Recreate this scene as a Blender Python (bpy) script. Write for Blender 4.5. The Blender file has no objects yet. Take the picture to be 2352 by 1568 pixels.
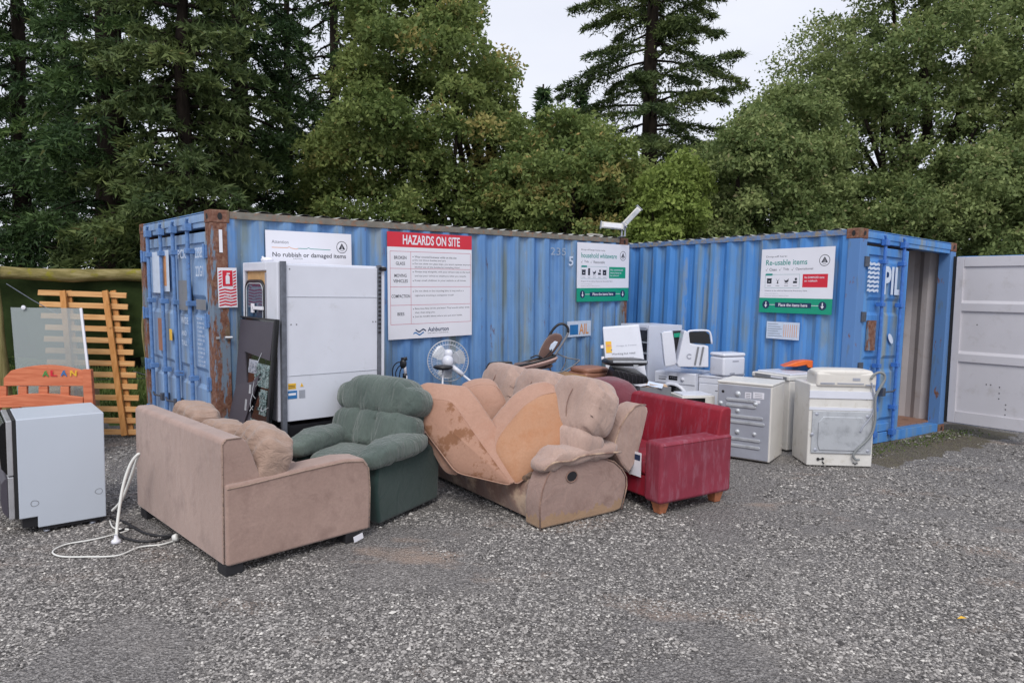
import bpy, math, random
import numpy as np
from mathutils import Matrix, Vector, noise as mnoise
R = math.radians
rnd = random.Random(7)
nr = np.random.RandomState(11)
sc = bpy.context.scene
col = sc.collection

# ------------------------------------------------------------------ camera
FPX, PITCH, ROLL, CH = 1577.15, .0735, -.0161, 1.873
cam_d = bpy.data.cameras.new('camera')
cam_d.sensor_width = 36.0
cam_d.lens = FPX / 2352 * 36
cam_d.clip_end = 2000
cam = bpy.data.objects.new('camera', cam_d)
col.objects.link(cam)
cam.matrix_world = Matrix.Translation((0, 0, CH)) @ Matrix.Rotation(R(90) - PITCH, 4, 'X') @ Matrix.Rotation(-ROLL, 4, 'Z')
sc.camera = cam

# ------------------------------------------------------------------ sky and sun (overcast)
world = bpy.data.worlds.new('World')
sc.world = world
world.use_nodes = True
wn = world.node_tree
bg = wn.nodes['Background']
sky = wn.nodes.new('ShaderNodeTexSky')
sky.sky_type = 'NISHITA'
sky.sun_disc = False
SUN_EL, SUN_AZ = R(47), R(184)
sky.sun_elevation = SUN_EL
sky.sun_rotation = SUN_AZ
bg.inputs['Strength'].default_value = 0.1
tc = wn.nodes.new('ShaderNodeTexCoord')
mp = wn.nodes.new('ShaderNodeMapping')
mp.inputs['Scale'].default_value = (1.0, 1.0, 2.6)
wn.links.new(tc.outputs['Generated'], mp.inputs['Vector'])
cn = wn.nodes.new('ShaderNodeTexNoise')
cn.inputs['Scale'].default_value = 2.2
cn.inputs['Detail'].default_value = 5
wn.links.new(mp.outputs['Vector'], cn.inputs['Vector'])
cr = wn.nodes.new('ShaderNodeValToRGB')
cr.color_ramp.elements[0].position = .3
cr.color_ramp.elements[0].color = (5.7, 5.95, 6.8, 1)
cr.color_ramp.elements[1].position = .72
cr.color_ramp.elements[1].color = (6.9, 7.05, 7.6, 1)
wn.links.new(cn.outputs['Fac'], cr.inputs['Fac'])
mx = wn.nodes.new('ShaderNodeMix')
mx.data_type = 'RGBA'
mx.inputs['Factor'].default_value = .93
wn.links.new(sky.outputs['Color'], mx.inputs['A'])
wn.links.new(cr.outputs['Color'], mx.inputs['B'])
wn.links.new(mx.outputs['Result'], bg.inputs['Color'])
sun_d = bpy.data.lights.new('sun', 'SUN')
sun_d.energy = 1.45
sun_d.angle = R(25)
sun_d.color = (1, .96, .9)
sun = bpy.data.objects.new('sun', sun_d)
col.objects.link(sun)
sd = Vector((math.sin(SUN_AZ) * math.cos(SUN_EL), math.cos(SUN_AZ) * math.cos(SUN_EL), math.sin(SUN_EL)))
sun.rotation_euler = (-sd).to_track_quat('-Z', 'Y').to_euler()
sun.location = (0, 0, 30)
vs = sc.view_settings
vs.view_transform = 'Standard'
vs.look = 'None'
vs.exposure = 0.50
vs.gamma = 1.0

# ------------------------------------------------------------------ helpers
def ray(u, v):
    X, Y = u - 1176, 784 - v
    a = -ROLL
    X, Y = X * math.cos(a) - Y * math.sin(a), X * math.sin(a) + Y * math.cos(a)
    c, s = math.cos(PITCH), math.sin(PITCH)
    return Vector((X, FPX * c + Y * s, -FPX * s + Y * c))
CAMP = Vector((0, 0, CH))
def atY(u, v, Y):
    d = ray(u, v)
    return CAMP + d * (Y / d.y)
def gnd(u, v, z=0):
    d = ray(u, v)
    return CAMP + d * ((z - CH) / d.z)
def onplane(u, v, p, n):
    d = ray(u, v)
    return CAMP + d * ((p - CAMP).dot(n) / d.dot(n))

def S(r, g, b, k=1.0):
    def f(c):
        c /= 255
        return (c / 12.92 if c <= .04045 else ((c + .055) / 1.055) ** 2.4) * k
    return (f(r), f(g), f(b), 1)

class NT:
    def __init__(s, name):
        s.m = bpy.data.materials.new(name)
        s.m.use_nodes = True
        s.t = s.m.node_tree
        s.b = s.t.nodes['Principled BSDF']
        s.out = s.t.nodes['Material Output']
        s.co = s.t.nodes.new('ShaderNodeTexCoord').outputs['Object']
    def n(s, k, **kw):
        x = s.t.nodes.new(k)
        for a, v in kw.items():
            setattr(x, a, v)
        return x
    def l(s, a, b):
        s.t.links.new(a, b)
    def noise(s, scale, detail=4, rough=.55, vec=(1, 1, 1), dist=0):
        m = s.n('ShaderNodeMapping')
        m.inputs['Scale'].default_value = vec
        s.l(s.co, m.inputs['Vector'])
        x = s.n('ShaderNodeTexNoise')
        x.inputs['Scale'].default_value = scale
        x.inputs['Detail'].default_value = detail
        x.inputs['Roughness'].default_value = rough
        x.inputs['Distortion'].default_value = dist
        s.l(m.outputs['Vector'], x.inputs['Vector'])
        return x.outputs['Fac']
    def ramp(s, fac, stops):
        x = s.n('ShaderNodeValToRGB')
        e = x.color_ramp.elements
        while len(e) < len(stops):
            e.new(.5)
        for i, (p, c) in enumerate(stops):
            e[i].position = p
            e[i].color = c if len(c) == 4 else (*c, 1)
        s.l(fac, x.inputs['Fac'])
        return x.outputs['Color']
    def mask(s, fac, lo, hi):
        return s.ramp(fac, [(lo, (0, 0, 0, 1)), (hi, (1, 1, 1, 1))])
    def mix(s, f, a, b, mode='MIX'):
        x = s.n('ShaderNodeMix', data_type='RGBA', blend_type=mode)
        for v, i in ((f, 'Factor'), (a, 'A'), (b, 'B')):
            if isinstance(v, (int, float)):
                x.inputs[i].default_value = v
            elif isinstance(v, tuple):
                x.inputs[i].default_value = v
            else:
                s.l(v, x.inputs[i])
        return x.outputs['Result']
    def math(s, op, a, b=0.0, clamp=False):
        x = s.n('ShaderNodeMath', operation=op, use_clamp=clamp)
        for v, i in ((a, 0), (b, 1)):
            if isinstance(v, (int, float)):
                x.inputs[i].default_value = v
            else:
                s.l(v, x.inputs[i])
        return x.outputs[0]
    def xyz(s):
        x = s.n('ShaderNodeSeparateXYZ')
        s.l(s.co, x.inputs[0])
        return x.outputs
    def color(s, c):
        if isinstance(c, tuple):
            s.b.inputs['Base Color'].default_value = c
        else:
            s.l(c, s.b.inputs['Base Color'])
    def bump(s, h, strength=.3, dist=.01, prev=None):
        x = s.n('ShaderNodeBump')
        x.inputs['Strength'].default_value = strength
        x.inputs['Distance'].default_value = dist
        s.l(h, x.inputs['Height'])
        if prev is not None:
            s.l(prev, x.inputs['Normal'])
        s.l(x.outputs[0], s.b.inputs['Normal'])
        return x.outputs[0]
    def set(s, rough=.6, metal=0, spec=.5):
        s.b.inputs['Roughness'].default_value = rough
        s.b.inputs['Metallic'].default_value = metal
        s.b.inputs['Specular IOR Level'].default_value = spec
        return s.m

def plain(name, c, rough=.5, metal=0, var=.12, scale=6, bump=0, bscale=200, spec=.5, c2=None, lo=.35, hi=.7):
    t = NT(name)
    f = t.noise(scale, 5)
    d = tuple(x * (1 - var) for x in c[:3]) + (1,)
    e = tuple(min(1, x * (1 + var)) for x in c[:3]) + (1,)
    cc = t.ramp(f, [(.3, d), (.7, e)])
    if c2 is not None:
        cc = t.mix(t.mask(t.noise(scale * 1.7, 6, .7), lo, hi), cc, c2)
    t.color(cc)
    if bump:
        t.bump(t.noise(bscale, 3), bump, .004)
    return t.set(rough, metal, spec)

def paint_mat(name, dark, light, grime, amt_rust, fade, rustlo=.6):
    t = NT(name)
    st = t.noise(3.0, 6, .62, (2.2, 2.2, .16))
    big = t.noise(.9, 4, .6)
    c = t.ramp(st, [(.28, dark), (.5, tuple((dark[i] + light[i]) / 2 for i in range(4))), (.74, light)])
    c = t.mix(t.math('MULTIPLY', t.mask(big, .35, .7), .6), c, fade)
    # grey-green grime running down in streaks
    g = t.math('MULTIPLY', t.mask(t.noise(5.5, 5, .6, (1.2, 1.2, .07)), .46, .62), t.mask(t.noise(2.3, 4, .6, (1, 1, .4)), .36, .6))
    c = t.mix(t.math('MULTIPLY', g, .75), c, grime)
    r = t.math('MULTIPLY', t.mask(t.noise(9, 7, .7, (1, 1, .35)), rustlo, rustlo + .05), t.mask(t.noise(1.7, 4, .6, (1.5, 1.5, .5)), .5, .62))
    c = t.mix(t.math('MULTIPLY', r, amt_rust), c, S(96, 56, 40))
    # bare chalky vertical bands and chipped spots
    v_ = t.math('MULTIPLY', t.mask(t.noise(4.2, 4, .55, (1.6, 1.6, .04)), .56, .64), t.mask(t.noise(3.1, 5, .65, (1, 1, .5)), .44, .56))
    c = t.mix(t.math('MULTIPLY', v_, .6), c, S(142, 146, 138))
    ch = t.mask(t.noise(34, 4, .7, (1, 1, .6)), .70, .72)
    c = t.mix(t.math('MULTIPLY', ch, .8), c, S(70, 74, 72))
    # pale scuffs
    sc_ = t.math('MULTIPLY', t.mask(t.noise(16, 6, .75, (1, 1, .5)), .66, .69), .6)
    c = t.mix(sc_, c, S(165, 178, 196))
    t.color(c)
    p_ = t.bump(t.noise(1.6, 3, .5), .5, .05)
    t.bump(t.noise(14, 5, .6, (1, 1, .3)), .25, .006, p_)
    return t.set(.55, 0, .35)

M = {}
M['blue_faded'] = paint_mat('blue_faded', S(62, 110, 172), S(124, 166, 212), S(112, 118, 98), .95, S(112, 148, 188))
M['blue_bright'] = paint_mat('blue_bright', S(50, 112, 184), S(92, 152, 214), S(116, 128, 124), .6, S(84, 138, 198), .63)
M['blue_door'] = paint_mat('blue_door', S(104, 138, 182), S(150, 178, 212), S(108, 118, 132), .6, S(130, 160, 200), .63)
def rust_mat(name, blue, amt):
    t = NT(name)
    a = t.noise(7, 7, .7, (1, 1, .3))
    c = t.ramp(t.noise(24, 6, .7), [(.3, S(84, 54, 44)), (.5, S(120, 84, 70)), (.72, S(146, 118, 102))])
    c = t.mix(t.math('MULTIPLY', t.mask(a, amt, amt + .04), 1), c, blue)
    c = t.mix(t.math('MULTIPLY', t.mask(t.noise(9, 5, .6, (1, 1, .2)), .58, .7), .6), c, S(104, 108, 84))
    t.color(c)
    t.bump(a, .4, .006)
    return t.set(.8, 0, .25)
M['rust_post'] = rust_mat('rust_post', S(112, 128, 146), .50)
M['rust_post_light'] = rust_mat('rust_post_light', S(92, 130, 182), .36)
M['rust'] = rust_mat('rust', S(120, 92, 72), .7)
M['rail'] = plain('rail', S(118, 114, 106), .8, var=.25, scale=9, c2=S(140, 100, 76), lo=.52, hi=.66, bump=.3, bscale=60)
M['rail_blue'] = plain('rail_blue', S(92, 122, 165), .7, var=.25, scale=9, c2=S(136, 128, 116), lo=.45, hi=.6)
M['roof'] = plain('roof', S(170, 172, 168), .8, var=.2, scale=5)
M['inner_grey'] = plain('inner_grey', S(168, 162, 164), .6, var=.07, scale=3, c2=S(150, 138, 130), lo=.55, hi=.75)
M['door_grey'] = plain('door_grey', S(196, 194, 200), .5, var=.04, scale=2.5, c2=S(172, 168, 168), lo=.55, hi=.8)
M['gasket'] = plain('gasket', S(32, 32, 34), .8)
M['steel_dark'] = plain('steel_dark', S(78, 84, 96), .5, .4, var=.3, scale=20)
M['rod'] = plain('rod', S(92, 128, 178), .5, var=.2, scale=20, c2=S(100, 80, 70), lo=.62, hi=.66)
M['rod_bright'] = plain('rod_bright', S(58, 108, 182), .5, var=.2, scale=20, c2=S(100, 80, 70), lo=.64, hi=.68)
M['sign_white'] = plain('sign_white', S(226, 226, 234), .35, var=.03, scale=2)
M['sign_red'] = plain('sign_red', S(206, 36, 56), .4, var=.04)
M['sign_green'] = plain('sign_green', S(20, 150, 118), .4, var=.04)
M['sign_teal_ink'] = plain('sign_teal_ink', S(24, 140, 130), .5)
M['ink'] = plain('ink', S(30, 34, 46), .5)
M['ink_navy'] = plain('ink_navy', S(24, 48, 84), .5)
M['ink_grey'] = plain('ink_grey', S(96, 98, 108), .5)
M['ink_red'] = plain('ink_red', S(190, 60, 90), .5)
M['ink_blue'] = plain('ink_blue', S(40, 110, 170), .5)
M['ink_orange'] = plain('ink_orange', S(214, 150, 100), .5)
M['white_faded'] = plain('white_faded', S(196, 208, 226), .5, var=.08, scale=14)
M['ghost_paint'] = plain('ghost_paint', S(150, 166, 186), .6, var=.1)
M['white_gloss'] = plain('white_gloss', S(212, 215, 226), .3, var=.04, scale=3, c2=S(186, 188, 192), lo=.58, hi=.85)
M['strip_grey'] = plain('strip_grey', S(104, 108, 118), .5, .3, var=.2, scale=30)
M['white_dirty'] = plain('white_dirty', S(214, 212, 208), .4, var=.05, scale=5, c2=S(176, 168, 152), lo=.55, hi=.8)
M['cream'] = plain('cream', S(212, 208, 202), .45, var=.05, scale=4, c2=S(170, 152, 128), lo=.6, hi=.8)
M['galv'] = plain('galv', S(164, 168, 180), .45, .2, var=.08, scale=5)
M['galv_light'] = plain('galv_light', S(186, 190, 196), .45, .3, var=.08, scale=4, c2=S(140, 144, 150), lo=.5, hi=.8)
M['black_plastic'] = plain('black_plastic', S(34, 34, 38), .4, var=.2)
M['black_gloss'] = plain('black_gloss', S(16, 17, 20), .12, var=.2)
M['dark_grey'] = plain('dark_grey', S(70, 66, 76), .55, var=.08, scale=3)
M['mid_grey'] = plain('mid_grey', S(120, 122, 128), .5)
M['dish_side'] = plain('dish_side', S(190, 198, 210), .35, var=.02, scale=2)
M['silver'] = plain('silver', S(185, 186, 190), .35, .5)
M['orange_plastic'] = plain('orange_plastic', S(224, 104, 40), .4)
M['cardboard'] = plain('cardboard', S(190, 160, 130), .85, var=.08)
M['hose_grey'] = plain('hose_grey', S(128, 132, 134), .55)
M['cable_white'] = plain('cable_white', S(222, 222, 218), .45, var=.05)
M['foot_black'] = plain('foot_black', S(38, 38, 42), .6)
M['feet_wood'] = plain('feet_wood', S(172, 108, 76), .5, var=.2, scale=25)
M['tan_ply'] = plain('tan_ply', S(184, 146, 100), .7, var=.15, scale=18)
M['yellow'] = plain('yellow', S(226, 178, 50), .5)
M['green_ink'] = plain('green_ink', S(60, 140, 70), .5)
M['brown_leather'] = plain('brown_leather', S(150, 106, 88), .5, var=.1)
M['pcb'] = plain('pcb', S(150, 170, 172), .35, var=.5, scale=60, c2=S(30, 50, 50), lo=.45, hi=.55)
M['concrete'] = plain('concrete', S(160, 156, 150), .9, var=.12, scale=20)

def wood_mat(name, a, b, rough=.6, ax='x'):
    t = NT(name)
    v = {'x': (.6, 9, 9), 'z': (9, 9, .6), 'y': (9, .6, 9)}[ax]
    f = t.noise(4, 6, .6, v, .6)
    c = t.ramp(f, [(.3, a), (.7, b)])
    k = t.mask(t.noise(7, 2, .4), .7, .74)
    c = t.mix(t.math('MULTIPLY', k, .6), c, tuple(x * .35 for x in a[:3]) + (1,))
    t.color(c)
    t.bump(f, .25, .003)
    return t.set(rough, 0, .3)
M['pine_slat'] = wood_mat('pine_slat', S(188, 134, 82), S(222, 176, 122))
M['pine_upright'] = wood_mat('pine_upright', S(176, 118, 62), S(206, 150, 92), ax='z')
M['bed_wood'] = wood_mat('bed_wood', S(176, 92, 62), S(208, 126, 92))
M['table_wood'] = wood_mat('table_wood', S(150, 112, 76), S(186, 148, 104))
M['post_wood'] = wood_mat('post_wood', S(104, 98, 58), S(150, 140, 98), .9, 'z')
t = NT('mossy_rail')
c = t.ramp(t.noise(5, 6, .65, (.5, 3, 3)), [(.3, S(84, 80, 46)), (.5, S(122, 112, 70)), (.72, S(160, 148, 108))])
c = t.mix(t.mask(t.noise(6, 5), .58, .68), c, S(128, 122, 38))
t.color(c)
t.bump(t.noise(25, 5), .5, .01)
M['mossy_rail'] = t.set(.95, 0, .2)

def fabric(name, a, b, stain=None, fine=.35, stainlo=.5, stainhi=.62, rough=.9, zst=None, sheen=.3, grain=(1, 1, 1), gscale=60, wr=.35, wv=(1, 1, 1), ws=6):
    t = NT(name)
    c = t.ramp(t.noise(2.2, 5, .6), [(.3, a), (.7, b)])
    c = t.mix(t.math('MULTIPLY', t.noise(gscale, 3, .6, grain), .5), c, tuple(x * .62 for x in a[:3]) + (1,))
    if stain is not None:
        c = t.mix(t.math('MULTIPLY', t.mask(t.noise(4.5, 6, .65), stainlo, stainhi), .8), c, stain)
    if zst is not None:   # tide mark of dried mud along the bottom: (height, fringe, colour)
        z = t.xyz()[2]
        f = t.math('ADD', z, t.math('MULTIPLY', t.noise(14, 5, .7, (1, 1, .25)), -zst[1]))
        m_ = t.math('LESS_THAN', f, zst[0] - zst[1] * .5)
        c = t.mix(t.math('MULTIPLY', m_, .75), c, zst[2])
    t.color(c)
    p = t.bump(t.noise(ws, 4, .55, wv, 1.2), wr, .03)
    t.bump(t.noise(220, 2), fine, .002, p)
    t.b.inputs['Sheen Weight'].default_value = sheen
    return t.set(rough, 0, .2)
M['beige_suede'] = fabric('beige_suede', S(158, 132, 122), S(182, 155, 144), S(128, 104, 96), stainlo=.50, stainhi=.74, wr=.2)
M['beige_cushion'] = fabric('beige_cushion', S(152, 128, 114), S(180, 154, 140), wr=1, wv=(1, 1, 2.6), ws=4.5)
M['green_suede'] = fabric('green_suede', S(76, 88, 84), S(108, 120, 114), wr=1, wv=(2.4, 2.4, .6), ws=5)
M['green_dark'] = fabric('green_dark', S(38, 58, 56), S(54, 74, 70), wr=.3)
M['brown_suede'] = fabric('brown_suede', S(148, 122, 114), S(178, 152, 142), S(116, 90, 82), stainlo=.48, stainhi=.74, zst=(.09, .26, S(158, 128, 96)), wr=.45)
M['brown_back'] = fabric('brown_back', S(162, 136, 126), S(194, 168, 156), S(146, 114, 102), stainlo=.6, stainhi=.9, wr=.9, wv=(1.6, 1.6, .7), ws=4)
M['brown_edge'] = fabric('brown_edge', S(124, 94, 84), S(160, 130, 116), S(196, 170, 146), stainlo=.5, stainhi=.62, wr=.5)
M['tan_cloth'] = fabric('tan_cloth', S(172, 128, 100), S(194, 152, 124), S(158, 104, 68), stainlo=.46, stainhi=.75, sheen=.1, wr=.2)
M['tan_water'] = fabric('tan_water', S(162, 124, 106), S(180, 142, 122), S(122, 82, 56), stainlo=.50, stainhi=.56, sheen=.1, wr=.25)
M['tan_side'] = fabric('tan_side', S(168, 130, 112), S(192, 154, 136), S(150, 106, 84), stainlo=.5, stainhi=.8, wr=.35)
M['lining'] = fabric('lining', S(60, 44, 36), S(150, 124, 104), wr=1)
M['maroon'] = fabric('maroon', S(104, 52, 62), S(132, 74, 84), wr=.5)
def leatherette(name, a, b, c3):
    t = NT(name)
    c = t.ramp(t.noise(3, 5, .6), [(.3, a), (.7, b)])
    st = t.mask(t.noise(16, 6, .72, (1, 1, .22)), .5, .62)
    c = t.mix(t.math('MULTIPLY', st, .5), c, c3)
    t.color(c)
    t.bump(t.noise(40, 4, .6, (1, 1, .3)), .3, .004)
    return t.set(.55, 0, .4)
M['red_vinyl'] = leatherette('red_vinyl', S(122, 22, 38), S(148, 30, 48), S(138, 76, 92))
M['red_vinyl_worn'] = leatherette('red_vinyl_worn', S(122, 40, 56), S(144, 54, 72), S(150, 98, 112))

t = NT('tinted_glass')
t.b.inputs['Base Color'].default_value = (.5, .55, .56, 1)
t.b.inputs['Roughness'].default_value = .04
tr = t.n('ShaderNodeBsdfTransparent')
tr.inputs['Color'].default_value = (.82, .86, .86, 1)
gl = t.n('ShaderNodeMixShader')
gl.inputs[0].default_value = .34
t.l(tr.outputs[0], gl.inputs[1]); t.l(t.b.outputs[0], gl.inputs[2]); t.l(gl.outputs[0], t.out.inputs[0])
M['glass'] = t.m
t = NT('window_glass')
t.b.inputs['Base Color'].default_value = S(50, 72, 96)
M['window_glass'] = t.set(.06, 0, .9)
t = NT('fan_mesh')
t.b.inputs['Base Color'].default_value = S(200, 204, 204)
tr = t.n('ShaderNodeBsdfTransparent')
gl = t.n('ShaderNodeMixShader')
gl.inputs[0].default_value = .3
t.l(tr.outputs[0], gl.inputs[1]); t.l(t.b.outputs[0], gl.inputs[2]); t.l(gl.outputs[0], t.out.inputs[0])
M['fan_mesh'] = t.m
t = NT('shade_cloth')
c = t.ramp(t.noise(2, 5, .6), [(.3, S(34, 48, 24)), (.7, S(62, 76, 40))])
t.color(t.mix(t.math('MULTIPLY', t.noise(70, 2, .5, (.15, 1, 1)), .6), c, S(26, 34, 22)))
t.bump(t.noise(3, 4, .5, (1, 1, .4)), .5, .05)
M['shade_cloth'] = t.set(.9, 0, .1)

# ---- mesh builder
class MB:
    def __init__(s):
        s.v, s.f, s.mi = [], [], []
    def add(s, vs, fs, m=0, T=None):
        o = len(s.v)
        s.v += [tuple(T @ Vector(p)) if T is not None else tuple(p) for p in vs]
        s.f += [tuple(i + o for i in f) for f in fs]
        s.mi += [m] * len(fs)
        return s
    def box(s, x0, x1, y0, y1, z0, z1, m=0, T=None):
        vs = [(x, y, z) for z in (z0, z1) for y in (y0, y1) for x in (x0, x1)]
        return s.add(vs, [(0, 2, 3, 1), (4, 5, 7, 6), (0, 1, 5, 4), (2, 6, 7, 3), (0, 4, 6, 2), (1, 3, 7, 5)], m, T)
    def prism(s, pts, vec, m=0, T=None, mside=None):
        n = len(pts)
        vec = Vector(vec)
        a = [Vector(p) for p in pts]
        vs = a + [p + vec for p in a]
        s.add(vs, [tuple(range(n))[::-1], tuple(range(n, 2 * n))], m, T)
        o = len(s.v) - 2 * n
        for i in range(n):
            j = (i + 1) % n
            s.f.append((o + i, o + j, o + n + j, o + n + i))
            s.mi.append(m if mside is None else mside)
        return s
    def tube(s, pts, r, n=8, m=0, T=None, closed=False, caps=True):
        P = [Vector(p) for p in pts]
        N = len(P)
        vs, up = [], None
        for i in range(N):
            if closed:
                d = P[(i + 1) % N] - P[i - 1]
            else:
                d = P[min(i + 1, N - 1)] - P[max(i - 1, 0)]
            d = d.normalized() if d.length > 1e-9 else Vector((0, 0, 1))
            if up is None:
                up = Vector((0, 0, 1)) if abs(d.z) < .9 else Vector((1, 0, 0))
            a = d.cross(up)
            if a.length < 1e-6:
                a = d.orthogonal()
            a.normalize()
            up = a.cross(d).normalized()
            rr = r[i] if isinstance(r, (list, tuple)) else r
            for k in range(n):
                t_ = 2 * math.pi * k / n
                vs.append(P[i] + a * (rr * math.cos(t_)) + up * (rr * math.sin(t_)))
        fs = []
        for i in range(N if closed else N - 1):
            for k in range(n):
                fs.append((i * n + k, i * n + (k + 1) % n, ((i + 1) % N) * n + (k + 1) % n, ((i + 1) % N) * n + k))
        if not closed and caps:
            fs.append(tuple(range(n))[::-1])
            fs.append(tuple(range((N - 1) * n, N * n)))
        return s.add(vs, fs, m, T)
    def lathe(s, prof, n=20, m=0, T=None):     # prof: (r, z)
        vs = [(r * math.cos(2 * math.pi * k / n), r * math.sin(2 * math.pi * k / n), z) for r, z in prof for k in range(n)]
        fs = [(i * n + k, i * n + (k + 1) % n, (i + 1) * n + (k + 1) % n, (i + 1) * n + k) for i in range(len(prof) - 1) for k in range(n)]
        return s.add(vs, fs, m, T)
    def disc(s, c, r, nrm=(0, -1, 0), n=20, m=0, T=None, th=0, ry=None):
        c, nrm = Vector(c), Vector(nrm).normalized()
        a = nrm.orthogonal().normalized()
        if abs(nrm.y) > .9:
            a = Vector((1, 0, 0))
        b = nrm.cross(a)
        ry = ry or r
        vs = [c + a * (r * math.cos(2 * math.pi * k / n)) + b * (ry * math.sin(2 * math.pi * k / n)) for k in range(n)]
        if th:
            return s.prism(vs, nrm * th, m, T)
        return s.add(vs, [tuple(range(n))], m, T)
    def grid(s, fn, nu, nv, m=0, T=None):
        vs = [fn(i / nu, j / nv) for j in range(nv + 1) for i in range(nu + 1)]
        w = nu + 1
        return s.add(vs, [(j * w + i, j * w + i + 1, (j + 1) * w + i + 1, (j + 1) * w + i) for j in range(nv) for i in range(nu)], m, T)
    def pillow(s, c, half, k=4, n=9, fn=None, m=0, T=None, wr=0, seed=0, wf=5):
        c, half = Vector(c), Vector(half)
        idx, vs, fs = {}, [], []
        def vid(p):
            key = tuple(round(x, 5) for x in p)
            if key not in idx:
                idx[key] = len(vs)
                d = sum(abs(x) ** k for x in p) ** (1 / k)
                q = Vector((p[0] / d * half.x, p[1] / d * half.y, p[2] / d * half.z))
                if wr:
                    w = mnoise.fractal((q + Vector((seed * 3.1, seed, 0))) * wf, 1, 2, 3)
                    q = q + Vector(p).normalized() * (w * wr)
                if fn:
                    q = fn(q, Vector(p))
                vs.append(q + c)
            return idx[key]
        g = [-1 + 2 * i / n for i in range(n + 1)]
        g = [math.tan(x * math.pi / 4) if k < 3 else x for x in g]
        for ax in range(3):
            for sg in (-1, 1):
                for i in range(n):
                    for j in range(n):
                        q = []
                        for a, b in ((i, j), (i + 1, j), (i + 1, j + 1), (i, j + 1)):
                            p = [0, 0, 0]
                            p[ax] = sg
                            p[(ax + 1) % 3] = g[a]
                            p[(ax + 2) % 3] = g[b]
                            q.append(vid(p))
                        fs.append(tuple(q if sg > 0 else q[::-1]))
        return s.add(vs, fs, m, T)
    def text(s, txt, x, z, w, h, m=0, y=0, off=0, T=None):
        me = text_mesh(txt, off)
        co = [v.co for v in me.vertices]
        if not co:
            return s
        x0, x1 = min(c.x for c in co), max(c.x for c in co)
        y0, y1 = min(c.y for c in co), max(c.y for c in co)
        vs = [(x + (c.x - x0) / (x1 - x0) * w, y, z + (c.y - y0) / max(y1 - y0, 1e-6) * h) for c in co]
        s.add(vs, [tuple(p.vertices) for p in me.polygons], m, T)
        bpy.data.meshes.remove(me)
        return s
    def build(s, name, mats, parent=None, smooth=False, bevel=0, seg=2, T=None, sub=0):
        me = bpy.data.meshes.new(name)
        me.from_pydata(s.v, [], s.f)
        if not isinstance(mats, (list, tuple)):
            mats = [mats]
        for m_ in mats:
            me.materials.append(M[m_] if isinstance(m_, str) else m_)
        me.polygons.foreach_set('material_index', s.mi)
        if smooth:
            me.polygons.foreach_set('use_smooth', [True] * len(me.polygons))
        me.update()
        o = bpy.data.objects.new(name, me)
        col.objects.link(o)
        if parent is not None:
            o.parent = parent
        if T is not None:
            o.matrix_local = T
        if bevel:
            b = o.modifiers.new('bevel', 'BEVEL')
            b.width = bevel
            b.segments = seg
            b.limit_method = 'ANGLE'
            b.angle_limit = R(38)
            b.harden_normals = False
            if smooth is False and bevel > .01:
                me.polygons.foreach_set('use_smooth', [True] * len(me.polygons))
                w_ = o.modifiers.new('wn', 'WEIGHTED_NORMAL')
                w_.keep_sharp = False
        if sub:
            sm = o.modifiers.new('sub', 'SUBSURF')
            sm.levels = sm.render_levels = sub
        return o

def text_mesh(txt, off=0):
    cu = bpy.data.curves.new('lettering', 'FONT')
    cu.body = txt
    cu.offset = off
    cu.resolution_u = 3
    ob = bpy.data.objects.new('lettering', cu)
    me = bpy.data.meshes.new_from_object(ob)
    bpy.data.objects.remove(ob)
    bpy.data.curves.remove(cu)
    return me

def tag(o, label=None, cat=None, group=None, kind=None):
    if label: o['label'] = label
    if cat: o['category'] = cat
    if group: o['group'] = group
    if kind: o['kind'] = kind
    return o
def thing(name, label, cat, loc=(0, 0, 0), rz=0, group=None, mat=None):
    o = bpy.data.objects.new(name, None)
    o.empty_display_size = .1
    col.objects.link(o)
    if mat is not None:
        o.matrix_world = mat
    else:
        o.location = loc
        o.rotation_euler = (0, 0, rz)
    return tag(o, label, cat, group)
def rect(mb, x, z, w, h, m, y):
    mb.add([(x, y, z), (x + w, y, z), (x + w, y, z + h), (x, y, z + h)], [(0, 1, 2, 3)], m)
def frame_rect(mb, x, z, w, h, t_, m, y):
    rect(mb, x, z, w, t_, m, y); rect(mb, x, z + h - t_, w, t_, m, y)
    rect(mb, x, z + t_, t_, h - 2 * t_, m, y); rect(mb, x + w - t_, z + t_, t_, h - 2 * t_, m, y)
def smooth_path(pts, n=6):
    P = [Vector(p) for p in pts]
    out = []
    for i in range(len(P) - 1):
        a, b, c, d = P[max(i - 1, 0)], P[i], P[i + 1], P[min(i + 2, len(P) - 1)]
        for k in range(n):
            t_ = k / n
            out.append(.5 * ((2 * b) + (c - a) * t_ + (2 * a - 5 * b + 4 * c - d) * t_ ** 2 + (3 * b - a - 3 * c + d) * t_ ** 3))
    return out + [P[-1]]
# ------------------------------------------------------------------ ground
CB = (3.97764, 7.99054, -.9665)      # right container: corner, heading
def gz(x, y):
    dx, dy = x - CB[0], y - CB[1]
    u = dx * math.cos(CB[2]) + dy * math.sin(CB[2])
    v = -dx * math.sin(CB[2]) + dy * math.cos(CB[2])
    du = max(-6.3 - u, 0, u - .0)
    dv = max(0 - v, 0, v - 2.6)
    d = math.hypot(du, dv)
    k = max(0, 1 - d / .45)
    b = .075 * k * k * (3 - 2 * k)
    return b + .012 * mnoise.noise(Vector((x * .8, y * .8, 0))) * (0 if d < .4 else 1) - .006
NG = 150
xs = [math.copysign(abs(i) ** 2.6 * 220 + abs(i) * 22, i) for i in np.linspace(-1, 1, NG + 1)]
ys = [-6 + 30 * i + 230 * i ** 4 for i in np.linspace(0, 1, NG + 1)]
gb = MB()
gb.v = [(x, y, gz(x, y)) for y in ys for x in xs]
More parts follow.
